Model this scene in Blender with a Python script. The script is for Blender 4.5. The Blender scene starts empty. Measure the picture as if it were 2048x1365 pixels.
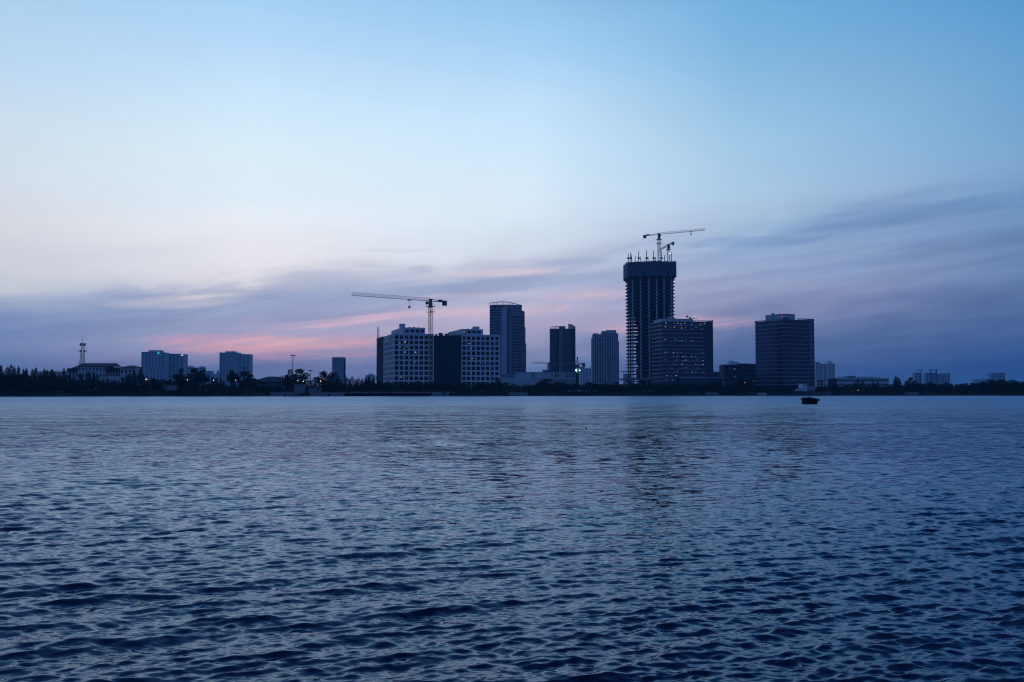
import bpy, math, random
import numpy as np
from mathutils import Vector

random.seed(7)
RNG = np.random.default_rng(11)
scene = bpy.context.scene
col = scene.collection
R = math.radians

# ------------------------------------------------------------------ camera
FPX = 2000.0                     # focal length in photo pixels (2048 wide)
EYE = 4.0                        # metres above the river
PITCH = math.atan(97.5 / FPX)    # horizon sits a little below the middle
CT, ST = math.cos(PITCH), math.sin(PITCH)
cam_d = bpy.data.cameras.new('camera')
cam_d.sensor_width = 36.0
cam_d.lens = 36.0 * FPX / 2048.0
cam_d.clip_start = 0.5
cam_d.clip_end = 40000.0
cam = bpy.data.objects.new('camera', cam_d)
cam.location = (0, 0, EYE)
cam.rotation_euler = (math.pi / 2 + PITCH, 0, 0)
col.objects.link(cam)
scene.camera = cam
scene.render.resolution_x, scene.render.resolution_y = 1024, 682

# ------------------------------------------------------------------ render settings
scene.render.engine = 'CYCLES'
scene.view_settings.view_transform = 'Standard'
scene.view_settings.look = 'None'
scene.view_settings.exposure = 0.0
scene.view_settings.gamma = 1.0
scene.view_settings.use_curve_mapping = False
cy = scene.cycles
cy.max_bounces = 5
cy.diffuse_bounces = 2
cy.glossy_bounces = 2
cy.transmission_bounces = 2
cy.transparent_max_bounces = 6
cy.volume_bounces = 1
cy.use_denoising = True
cy.denoiser = 'OPENIMAGEDENOISE'
cy.caustics_reflective = False
cy.caustics_refractive = False
cy.sample_clamp_indirect = 4.0
cy.pixel_filter_type = 'BLACKMAN_HARRIS'
cy.filter_width = 1.15

# ------------------------------------------------------------------ world: dusk sky after sunset
def lin(c):
    out = []
    for v in c:
        v = v / 255.0
        out.append(v / 12.92 if v <= 0.04045 else ((v + 0.055) / 1.055) ** 2.4)
    return tuple(out)

class Nodes:
    def __init__(self, nt):
        self.nt = nt
    def new(self, t, **kw):
        n = self.nt.nodes.new(t)
        for k, v in kw.items():
            setattr(n, k, v)
        return n
    def link(self, a, b):
        self.nt.links.new(a, b)
    def put(self, sock, v):
        if isinstance(v, bpy.types.NodeSocket):
            self.nt.links.new(v, sock)
        else:
            sock.default_value = v
    def math(self, op, a, b=0.0, c=0.0, clamp=False):
        n = self.new('ShaderNodeMath', operation=op, use_clamp=clamp)
        self.put(n.inputs[0], a); self.put(n.inputs[1], b); self.put(n.inputs[2], c)
        return n.outputs[0]
    def rng(self, v, a, b, lo=0.0, hi=1.0, smooth=False):
        n = self.new('ShaderNodeMapRange', interpolation_type='SMOOTHSTEP' if smooth else 'LINEAR', clamp=True)
        self.put(n.inputs['Value'], v); n.inputs['From Min'].default_value = a; n.inputs['From Max'].default_value = b
        n.inputs['To Min'].default_value = lo; n.inputs['To Max'].default_value = hi
        return n.outputs[0]
    def xyz(self, x, y, z=0.0):
        n = self.new('ShaderNodeCombineXYZ')
        self.put(n.inputs[0], x); self.put(n.inputs[1], y); self.put(n.inputs[2], z)
        return n.outputs[0]
    def noise(self, vec, scale, detail=4.0, rough=0.55, dist=0.0):
        n = self.new('ShaderNodeTexNoise')
        self.put(n.inputs['Vector'], vec)
        n.inputs['Scale'].default_value = scale; n.inputs['Detail'].default_value = detail
        n.inputs['Roughness'].default_value = rough; n.inputs['Distortion'].default_value = dist
        return n.outputs[0]
    def mix(self, f, a, b, mode='MIX'):
        n = self.new('ShaderNodeMix', data_type='RGBA', blend_type=mode)
        self.put(n.inputs[0], f)
        for s, v in ((n.inputs[6], a), (n.inputs[7], b)):
            if isinstance(v, bpy.types.NodeSocket): self.nt.links.new(v, s)
            else: s.default_value = (v[0], v[1], v[2], 1.0)
        return n.outputs[2]

SUN_AZ = -0.20                    # the sun went down a little left of the middle
world = bpy.data.worlds.new('World')
scene.world = world
world.use_nodes = True
world.cycles.sampling_method = "MANUAL"
world.cycles.sample_map_resolution = 256
W = Nodes(world.node_tree)
world.node_tree.nodes.clear()
wout = W.new('ShaderNodeOutputWorld')
bg = W.new('ShaderNodeBackground')
tc = W.new('ShaderNodeTexCoord')
sep = W.new('ShaderNodeSeparateXYZ')
W.link(tc.outputs['Generated'], sep.inputs[0])
dx, dy, dz = sep.outputs
az = W.math('ARCTAN2', dx, dy)
el = W.math('ARCSINE', W.math('MINIMUM', W.math('MAXIMUM', dz, -1.0), 1.0))
sinaz = W.math('SINE', az)
# cloud layers rise slightly from left to right
w0 = W.math('SUBTRACT', el, W.math('MULTIPLY', W.math('ADD', sinaz, 0.27), 0.12))
lowmask = W.rng(el, 0.30, 0.10, 0.0, 1.0, True)
nlow = W.noise(W.xyz(W.math('MULTIPLY', az, 7.0), W.math('MULTIPLY', w0, 30.0), 3.1), 1.0, 5.0, 0.55, 0.4)
wv = W.math('ADD', w0, W.math('MULTIPLY', W.math('MULTIPLY', W.math('SUBTRACT', nlow, 0.5), 0.075), lowmask))
tt = W.rng(wv, -0.12, 1.63)

def tw(y, a):
    return math.atan((780.0 - y) / FPX) - 0.12 * (math.sin(a) + 0.27)
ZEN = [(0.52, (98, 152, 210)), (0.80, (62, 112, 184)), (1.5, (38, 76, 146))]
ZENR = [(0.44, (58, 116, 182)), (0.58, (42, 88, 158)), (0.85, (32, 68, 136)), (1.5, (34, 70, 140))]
STRIPS = [
 (-0.497, [(790, (98,128,174)), (720, (106,134,180)), (665, (130,150,190)), (620, (166,176,204)), (570, (206,207,217)), (500, (217,219,227)),
           (400, (212,224,236)), (300, (203,223,239)), (200, (188,216,241)), (100, (174,210,239)), (0, (164,203,236))]),
 (-0.257, [(790, (98,130,176)), (745, (116,142,186)), (715, (150,155,194)), (690, (170,168,204)), (650, (164,173,208)), (620, (163,178,210)), (583, (182,189,214)),
           (556, (234,233,239)), (450, (237,243,252)), (400, (226,241,253)), (300, (217,240,255)), (200, (202,231,255)), (100, (181,218,250)), (0, (163,208,244))]),
 (0.023,  [(790, (94,128,174)), (740, (116,146,188)), (700, (142,155,195)), (650, (175,173,206)), (600, (190,188,215)), (565, (176,187,216)), (530, (198,201,222)),
           (480, (213,226,243)), (400, (217,236,252)), (300, (207,234,255)), (200, (192,226,254)), (100, (167,210,246)), (0, (147,197,237))]),
 (0.223,  [(790, (62,102,154)), (700, (88,116,164)), (650, (126,137,180)), (600, (152,160,198)), (530, (154,178,214)), (490, (140,167,206)),
           (440, (171,198,226)), (400, (172,204,232)), (300, (161,202,233)), (200, (145,191,227)), (100, (124,181,224)), (0, (112,174,221))]),
 (0.493,  [(790, (34,74,128)), (750, (38,80,134)), (680, (58,93,146)), (620, (84,107,156)), (560, (97,127,171)), (470, (104,141,186)),
           (420, (108,148,193)), (380, (121,164,207)), (300, (110,163,209)), (200, (99,159,207)), (100, (86,152,206)), (0, (74,146,203))]),
]
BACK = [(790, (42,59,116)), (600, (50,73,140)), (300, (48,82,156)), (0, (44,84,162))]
def grade(y, c, a):
    k = min(1.0, max(0.0, (y - 530)/60.0)) * (0.0 if abs(a) < 0.3 else 1.0)          # the low air is bluer, the band above it paler
    return (min(255, c[0] + 3 - 6*k), min(255, c[1] + 3 + 1*k), min(255, c[2] + 2 + 4*k))
def ramp(stops, a, zen=None):
    n = W.new('ShaderNodeValToRGB')
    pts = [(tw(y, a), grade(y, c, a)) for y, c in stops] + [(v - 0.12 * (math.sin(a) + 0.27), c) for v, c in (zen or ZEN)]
    pts = sorted(((v + 0.12) / 1.75, c) for v, c in pts)
    pts = [(min(max(p, 0.0), 1.0), c) for p, c in pts]
    e = n.color_ramp.elements
    while len(e) < len(pts): e.new(0.5)
    for i, (p, c) in enumerate(pts):
        e[i].position = p
    for i, (p, c) in enumerate(pts):
        e[i].color = (*lin(c), 1.0)
    W.link(tt, n.inputs[0])
    return n.outputs[0]
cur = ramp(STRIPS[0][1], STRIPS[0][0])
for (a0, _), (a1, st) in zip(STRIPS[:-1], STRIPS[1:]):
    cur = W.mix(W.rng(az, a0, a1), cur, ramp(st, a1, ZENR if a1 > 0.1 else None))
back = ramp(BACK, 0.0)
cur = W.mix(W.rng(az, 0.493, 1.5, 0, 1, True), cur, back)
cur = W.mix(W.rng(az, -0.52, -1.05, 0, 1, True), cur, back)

# thin clear-air glow from the physical sky, sun just under the horizon
sky = W.new('ShaderNodeTexSky', sky_type='NISHITA')
sky.sun_disc = False
sky.sun_elevation = R(-1.0)
sky.sun_rotation = SUN_AZ
sky.altitude = 10.0
cur = W.mix(1.0, cur, W.mix(1.0, sky.outputs[0], (0.02, 0.02, 0.02), 'MULTIPLY'), 'ADD')
clear = cur
# streaky cloud relief in the low bank
stx = W.math('MULTIPLY', az, 5.0)
n1 = W.noise(W.xyz(stx, W.math('MULTIPLY', w0, 75.0), 0.0), 1.0, 6.0, 0.6, 0.5)
bank = W.rng(wv, 0.118, 0.080, 0.0, 1.0, True)
fac1 = W.math('MULTIPLY', W.math('MULTIPLY', W.math('SUBTRACT', n1, 0.5), 0.6), bank)
cur = W.mix(1.0, cur, W.xyz(*(W.math('ADD', 1.0, W.math('MULTIPLY', fac1, k)) for k in (1.0, 0.92, 0.72))), 'MULTIPLY')
# separate cloud patches and pink-lit streaks, each with a torn edge
n3 = W.noise(W.xyz(W.math('MULTIPLY', az, 5.0), W.math('MULTIPLY', w0, 110.0), 5.0), 1.0, 5.0, 0.62, 0.7)
n4 = W.noise(W.xyz(W.math('MULTIPLY', az, 11.0), W.math('MULTIPLY', w0, 60.0), 1.3), 1.0, 5.0, 0.6, 0.8)
torn = W.math('ADD', W.math('MULTIPLY', W.math('SUBTRACT', n4, 0.5), 3.6), W.math('MULTIPLY', W.math('SUBTRACT', n3, 0.5), 1.8))
azel = W.xyz(az, el, 1.0)
def patch(px, py, rx, ry, tilt, strength):
    a0 = math.atan((px - 1024.0)/FPX); e0 = math.atan((780.0 - py)/FPX); ka, ke = FPX/rx, FPX/ry
    qa = W.math('MULTIPLY_ADD', az, ka, -a0*ka)
    n = W.new('ShaderNodeVectorMath', operation='DOT_PRODUCT')
    W.link(azel, n.inputs[0]); n.inputs[1].default_value = (-tilt*ke, ke, (tilt*a0 - e0)*ke)
    qe = n.outputs['Value']
    return W.rng(W.math('MULTIPLY_ADD', qe, qe, W.math('MULTIPLY_ADD', qa, qa, torn)), 1.7, 0.1, 0.0, strength, True)
DARK = [(630, 612, 250, 30, 0.08, 0.62), (300, 640, 190, 20, 0.12, 0.45), (930, 580, 230, 20, 0.10, 0.50), (1160, 560, 200, 14, 0.05, 0.40),
        (1500, 491, 150, 11, -0.01, 0.62), (1850, 452, 260, 19, 0.06, 0.66), (1660, 548, 190, 12, 0.09, 0.38), (1140, 523, 75, 8, 0.0, 0.45),
        (790, 502, 80, 5, 0.02, 0.28), (845, 538, 24, 6, 0.0, 0.35), (80, 665, 200, 24, 0.06, 0.40), (1950, 500, 160, 16, 0.05, 0.30), (1640, 462, 60, 9, -0.05, 0.45)]
dk = 0.0
for p in DARK: dk = W.math('MAXIMUM', dk, patch(*p))
cur = W.mix(W.math('MULTIPLY', dk, 0.66), cur, W.mix(1.0, cur, (0.55, 0.67, 0.84), 'MULTIPLY'))
PINK = [(560, 690, 210, 17, 0.03, 0.85, (255, 188, 192)), (555, 686, 90, 9, 0.02, 0.8, (255, 204, 198)), (420, 683, 150, 11, 0.03, 0.55, (238, 180, 204)), (700, 643, 190, 7, 0.13, 0.55, (244, 196, 212)),
        (640, 712, 160, 7, 0.04, 0.45, (232, 168, 196)), (1010, 546, 110, 7, 0.03, 0.60, (246, 216, 222)), (1290, 652, 190, 16, 0.03, 0.62, (232, 190, 208)),
        (1000, 622, 150, 13, 0.05, 0.65, (236, 200, 216)), (360, 612, 110, 12, 0.08, 0.40, (236, 226, 228)), (960, 590, 120, 6, 0.05, 0.40, (242, 206, 216)), (640, 488, 60, 5, 0.15, 0.6, (250, 246, 246)),
        (580, 508, 50, 4, 0.15, 0.5, (250, 244, 244)), (1180, 590, 130, 10, 0.05, 0.55, (238, 205, 216)), (430, 600, 60, 5, 0.1, 0.35, (244, 236, 236))]
for *p, c in PINK:
    cur = W.mix(W.math('MULTIPLY', patch(*p), W.rng(n3, 0.38, 0.60, 0.20, 1.0, True)), cur, lin(c))
# the cloud bank lies low over the far shore; the rest of the dome is clear evening sky
bg_clear = W.new('ShaderNodeBackground')
W.link(clear, bg_clear.inputs[0]); W.link(cur, bg.inputs[0])
cloudy = W.math('MULTIPLY', W.math('MULTIPLY', W.rng(el, 0.36, 0.28), W.rng(el, -0.06, -0.03)), W.rng(W.math('ABSOLUTE', az), 1.0, 0.75))
wmix = W.new('ShaderNodeMixShader')
W.link(cloudy, wmix.inputs[0]); W.link(bg_clear.outputs[0], wmix.inputs[1]); W.link(bg.outputs[0], wmix.inputs[2])
W.link(wmix.outputs[0], wout.inputs[0])

# ------------------------------------------------------------------ helpers
def at(px, py, Y):
    xc = (px - 1024.0) / FPX
    yc = (682.5 - py) / FPX
    d = (xc, CT - yc * ST, ST + yc * CT)
    t = Y / d[1]
    return Vector((t * d[0], Y, EYE + t * d[2]))
def atX(px, Y): return (px - 1024.0) / FPX * CT * Y
GROUND = 3.0
def shore(x): return 640.0 + 0.15 * x
def shoreD(px):
    k = (px - 1024.0) / FPX * CT
    return 640.0 / (1.0 - 0.15 * k)

MATS = {}
def mat(name, base, rough=0.7, metal=0.0, var=0.25, scale=0.6, spec=0.4, ior=None, bump=0.0, emit=None, estr=0.0, stripe=None):
    if name in MATS: return MATS[name]
    m = bpy.data.materials.new(name)
    m.use_nodes = True
    N = Nodes(m.node_tree)
    b = m.node_tree.nodes['Principled BSDF']
    t = N.new('ShaderNodeTexCoord')
    n = N.noise(t.outputs['Object'], scale, 5.0, 0.6)
    n_big = N.noise(t.outputs['Object'], scale * 0.12, 2.0, 0.5)
    f = N.math('ADD', N.math('MULTIPLY', N.math('SUBTRACT', n, 0.5), var * 2), N.math('MULTIPLY', N.math('SUBTRACT', n_big, 0.5), var))
    f = N.math('ADD', f, 1.0)
    c = N.mix(1.0, base, N.xyz(f, f, f), 'MULTIPLY')
    N.link(c, b.inputs['Base Color'])
    b.inputs['Roughness'].default_value = rough
    b.inputs['Metallic'].default_value = metal
    b.inputs['Specular IOR Level'].default_value = spec
    if ior: b.inputs['IOR'].default_value = ior
    if bump:
        bn = N.new('ShaderNodeBump')
        bn.inputs['Strength'].default_value = bump
        N.link(n, bn.inputs['Height']); N.link(bn.outputs[0], b.inputs['Normal'])
    if emit:
        b.inputs['Emission Color'].default_value = (*emit, 1)
        b.inputs['Emission Strength'].default_value = estr
    MATS[name] = m
    return m

M_white   = mat('white_render', (0.62, 0.62, 0.64), 0.7, var=0.10, scale=0.4)
M_pale    = mat('pale_render', (0.42, 0.43, 0.45), 0.75, var=0.12, scale=0.4)
M_grey    = mat('grey_cladding', (0.20, 0.21, 0.23), 0.55, var=0.15, scale=0.3)
M_slab    = mat('slab_concrete', (0.34, 0.34, 0.35), 0.85, var=0.2, scale=0.5)
M_hut     = mat('weathered_render', (0.24, 0.24, 0.25), 0.85, var=0.25, scale=0.5)
M_conc    = mat('concrete', (0.24, 0.24, 0.24), 0.85, var=0.2, scale=0.5)
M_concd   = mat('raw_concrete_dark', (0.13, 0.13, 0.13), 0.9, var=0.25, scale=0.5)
M_darkw   = mat('dark_cladding', (0.045, 0.05, 0.062), 0.6, var=0.25, scale=0.4)
M_dark    = mat('dark_interior', (0.02, 0.02, 0.025), 0.9, var=0.2)
M_glass   = mat('window_glass', (0.012, 0.018, 0.024), 0.12, var=0.3, scale=0.25, spec=0.5)
M_glass2  = mat('window_glass_blind', (0.05, 0.055, 0.065), 0.3, var=0.3, scale=0.25, spec=0.5)
M_glass3  = mat('window_void', (0.006, 0.007, 0.010), 0.6, var=0.3, scale=0.25, spec=0.2)
M_curtain = mat('curtain_glass', (0.012, 0.024, 0.034), 0.10, var=0.25, scale=0.15, spec=0.5, ior=1.7)
M_band    = mat('aluminium_band', (0.32, 0.35, 0.38), 0.4, 0.4, var=0.15)
M_tile    = mat('dark_roof_tile', (0.05, 0.045, 0.05), 0.8, var=0.3, scale=1.0)
M_net     = mat('green_scaffold_net', (0.03, 0.055, 0.06), 0.95, var=0.35, scale=0.5, spec=0.1)
M_netb    = mat('blue_scaffold_net', (0.03, 0.05, 0.09), 0.95, var=0.35, scale=0.5, spec=0.1)
M_screen  = mat('climbing_screen', (0.085, 0.11, 0.14), 0.8, var=0.25, scale=0.4, spec=0.2)
M_steel   = mat('crane_steel', (0.10, 0.10, 0.10), 0.5, 0.2, var=0.2)
M_yellow  = mat('crane_yellow_paint', (0.28, 0.20, 0.07), 0.5, var=0.15)
M_greyst  = mat('galvanised_steel', (0.14, 0.15, 0.16), 0.5, 0.5, var=0.2)
M_red     = mat('red_counterweight', (0.80, 0.07, 0.09), 0.5, var=0.1)
M_black   = mat('black_iron', (0.012, 0.012, 0.013), 0.7, var=0.3, scale=3.0, spec=0.2)
M_ground  = mat('earth_ground', (0.045, 0.05, 0.035), 0.95, var=0.4, scale=0.2, spec=0.1)
M_bark    = mat('bark', (0.05, 0.04, 0.03), 0.95, var=0.3, scale=3.0, spec=0.1)
M_leaf    = [mat('leaf_a', (0.030, 0.046, 0.020), 0.8, var=0.4, scale=0.7, spec=0.15),
             mat('leaf_b', (0.026, 0.040, 0.022), 0.8, var=0.4, scale=0.7, spec=0.15),
             mat('leaf_c', (0.040, 0.052, 0.024), 0.8, var=0.4, scale=0.7, spec=0.15)]
M_warm    = mat('warm_lamp', (0.8, 0.6, 0.4), 0.5, emit=(1.0, 0.55, 0.22), estr=4.5)
M_cool    = mat('white_work_lamp', (0.8, 0.8, 0.8), 0.5, emit=(0.95, 1.0, 0.80), estr=1.3)
M_office  = mat('office_light', (0.8, 0.8, 0.7), 0.5, emit=(1.0, 0.86, 0.55), estr=1.0)
M_office2 = mat('office_light_dim', (0.8, 0.8, 0.7), 0.5, emit=(1.0, 0.92, 0.70), estr=0.55)
M_flood   = mat('green_flood_lamp', (0.6, 0.9, 0.6), 0.5, emit=(0.45, 1.0, 0.55), estr=9.0)
M_redl    = mat('red_warning_lamp', (0.8, 0.1, 0.1), 0.5, emit=(1.0, 0.12, 0.16), estr=2.2)
M_signb   = mat('blue_sign_light', (0.1, 0.3, 0.8), 0.5, emit=(0.02, 0.35, 1.0), estr=1.0)
M_signg   = mat('green_sign_light', (0.1, 0.7, 0.4), 0.5, emit=(0.10, 0.95, 0.45), estr=1.0)
M_signw   = mat('white_sign_light', (0.8, 0.8, 0.8), 0.5, emit=(0.75, 0.9, 1.0), estr=0.9)

def finish(o, parent=None, label=None, cat=None, group=None, kind=None):
    col.objects.link(o)
    if parent is not None: o.parent = parent
    if label: o['label'] = label
    if cat: o['category'] = cat
    if group: o['group'] = group
    if kind: o['kind'] = kind
    return o
def thing(name, label, cat, loc=(0, 0, 0), rz=0.0, group=None):
    o = bpy.data.objects.new(name, None)
    o.empty_display_size = 0.5
    o.location = loc
    o.rotation_euler = (0, 0, rz)
    return finish(o, None, label, cat, group)

class MB:
    def __init__(self): self.v = []; self.f = []
    def _add(self, vs, fs):
        k = len(self.v); self.v += [tuple(p) for p in vs]; self.f += [tuple(i + k for i in f) for f in fs]; return self
    def box(self, x0, x1, y0, y1, z0, z1):
        return self._add([(x0,y0,z0),(x1,y0,z0),(x1,y1,z0),(x0,y1,z0),(x0,y0,z1),(x1,y0,z1),(x1,y1,z1),(x0,y1,z1)],
                         [(0,3,2,1),(4,5,6,7),(0,1,5,4),(1,2,6,5),(2,3,7,6),(3,0,4,7)])
    def prism(self, poly, z0, z1, poly2=None):
        n = len(poly); q = poly2 or poly
        zt = z1 if isinstance(z1, (list, tuple)) else [z1] * n
        vs = [(x, y, z0) for x, y in poly] + [(x, y, z) for (x, y), z in zip(q, zt)]
        fs = [tuple(range(n - 1, -1, -1)), tuple(range(n, 2 * n))] + [(i, (i + 1) % n, n + (i + 1) % n, n + i) for i in range(n)]
        return self._add(vs, fs)
    def obox(self, o, e, n, s0, s1, d0, d1, z0, z1):
        # e along the wall, n outward; d measured inward from the wall face
        P = lambda s, d, z: (o[0] + e[0]*s - n[0]*d, o[1] + e[1]*s - n[1]*d, z)
        return self._add([P(s0,d0,z0),P(s1,d0,z0),P(s1,d1,z0),P(s0,d1,z0),P(s0,d0,z1),P(s1,d0,z1),P(s1,d1,z1),P(s0,d1,z1)],
                         [(0,3,2,1),(4,5,6,7),(0,1,5,4),(1,2,6,5),(2,3,7,6),(3,0,4,7)])
    def bar(self, p, q, r, n=4, r2=None):
        p, q = Vector(p), Vector(q); r2 = r if r2 is None else r2
        d = (q - p).normalized()
        a = Vector((0, 0, 1)) if abs(d.z) < 0.9 else Vector((1, 0, 0))
        u = d.cross(a).normalized(); w = d.cross(u)
        vs = []
        for c, rr in ((p, r), (q, r2)):
            for i in range(n):
                t = 2 * math.pi * (i + 0.5) / n
                vs.append(c + (u * math.cos(t) + w * math.sin(t)) * rr)
        fs = [tuple(range(n)), tuple(range(2 * n - 1, n - 1, -1))] + [(i, n + i, n + (i + 1) % n, (i + 1) % n) for i in range(n)]
        return self._add(vs, fs)
    def ball(self, c, r, nu=8, nv=6, sz=1.0):
        vs = [(c[0], c[1], c[2] - r * sz)]
        for j in range(1, nv):
            t = math.pi * j / nv - math.pi / 2
            for i in range(nu):
                p = 2 * math.pi * i / nu
                vs.append((c[0] + r*math.cos(t)*math.cos(p), c[1] + r*math.cos(t)*math.sin(p), c[2] + r*sz*math.sin(t)))
        vs.append((c[0], c[1], c[2] + r * sz)); L = len(vs) - 1
        fs = [(0, 1 + (i + 1) % nu, 1 + i) for i in range(nu)]
        for j in range(nv - 2):
            for i in range(nu):
                a = 1 + j*nu + i; b = 1 + j*nu + (i + 1) % nu
                fs.append((a, b, b + nu, a + nu))
        fs += [(1 + (nv-2)*nu + i, 1 + (nv-2)*nu + (i + 1) % nu, L) for i in range(nu)]
        return self._add(vs, fs)
    def mesh(self, name, m):
        me = bpy.data.meshes.new(name)
        me.from_pydata(self.v, [], self.f)
        me.materials.append(m)
        return me
    def build(self, name, m, parent=None, **kw):
        return finish(bpy.data.objects.new(name, self.mesh(name, m)), parent, **kw)

def place(name, me, parent, loc, rz=0.0, **kw):
    o = bpy.data.objects.new(name, me)
    o.location = loc; o.rotation_euler = (0, 0, rz)
    return finish(o, parent, **kw)

class Frame:
    """A building standing at the pixel column px, Y metres away, its front turned by ang."""
    def __init__(self, name, label, cat, px, Y, ang=0.0, group=None, base=GROUND):
        self.Y = Y; self.O = Vector((atX(px, Y), Y)); self.base = base
        self.u = Vector((math.cos(ang), math.sin(ang))); self.vv = Vector((-math.sin(ang), math.cos(ang)))
        self.root = thing(name, label, cat, (self.O.x, self.O.y, base), ang, group)
    def U(self, px, v=0.0):
        k = (px - 1024.0) / FPX * CT
        o = self.O + self.vv * v
        return (k * o.y - o.x) / (self.u.x - k * self.u.y)
    def V(self, px, u=0.0):
        k = (px - 1024.0) / FPX * CT
        o = self.O + self.u * u
        return (k * o.y - o.x) / (self.vv.x - k * self.vv.y)
    def Z(self, py, u=0.0, v=0.0):
        Y = (self.O + self.u * u + self.vv * v).y
        return at(1024, py, Y).z - self.base

def grid_wall(parent, p0, p1, z0, ncol, nrow, fh, ww, wh, sill, top, wall_m, pane_m, t=0.45, m0=0.0, m1=0.0,
              wall_name='wall', win_name='window', skip=None, split=False):
    """Piers and spandrels with real openings; every window is an object set back in its opening."""
    p0, p1 = Vector(p0), Vector(p1)
    L = (p1 - p0).length; e = (p1 - p0) / L; n = Vector((e.y, -e.x))
    bay = (L - m0 - m1) / ncol
    mb = MB()
    edges = []
    prev = 0.0
    for i in range(ncol):
        a = m0 + bay * i + (bay - ww) / 2
        mb.obox(p0, e, n, prev, a, 0, t, z0, top)
        edges.append(a); prev = a + ww
    mb.obox(p0, e, n, prev, L, 0, t, z0, top)
    for i in range(ncol):
        a = edges[i]; zprev = z0
        for j in range(nrow):
            zb = z0 + fh * j + sill
            mb.obox(p0, e, n, a, a + ww, 0.04, t, zprev, zb)
            zprev = zb + wh
        mb.obox(p0, e, n, a, a + ww, 0.04, t, zprev, top)
    mb.build(wall_name, wall_m, parent)
    def pane(m):
        return MB().box(-ww/2 - 0.02, ww/2 + 0.02, -0.04, 0.04, -0.02, wh + 0.02).mesh(win_name, m)
    panes = [pane(pane_m), pane(M_glass2), pane(M_glass3)]
    rz = math.atan2(e.y, e.x)
    for i in range(ncol):
        for j in range(nrow):
            if skip and skip(i, j): continue
            c = p0 + e * (edges[i] + ww / 2) - n * (t * 0.68)
            place(win_name, panes[random.choice((0, 0, 0, 1, 2, 2))], parent, (c.x, c.y, z0 + fh * j + sill), rz)
    return edges, bay

def inset(poly, d):
    n = len(poly); out = []
    for i in range(n):
        a, b, c = Vector(poly[i - 1]), Vector(poly[i]), Vector(poly[(i + 1) % n])
        e1 = (b - a).normalized(); e2 = (c - b).normalized()
        n1 = Vector((-e1.y, e1.x)); n2 = Vector((-e2.y, e2.x))
        m = (n1 + n2); m = m / max(m.length_squared / 2, 0.3) if m.length > 1e-6 else n1
        out.append((b.x + m.x * d, b.y + m.y * d))
    return out

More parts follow.
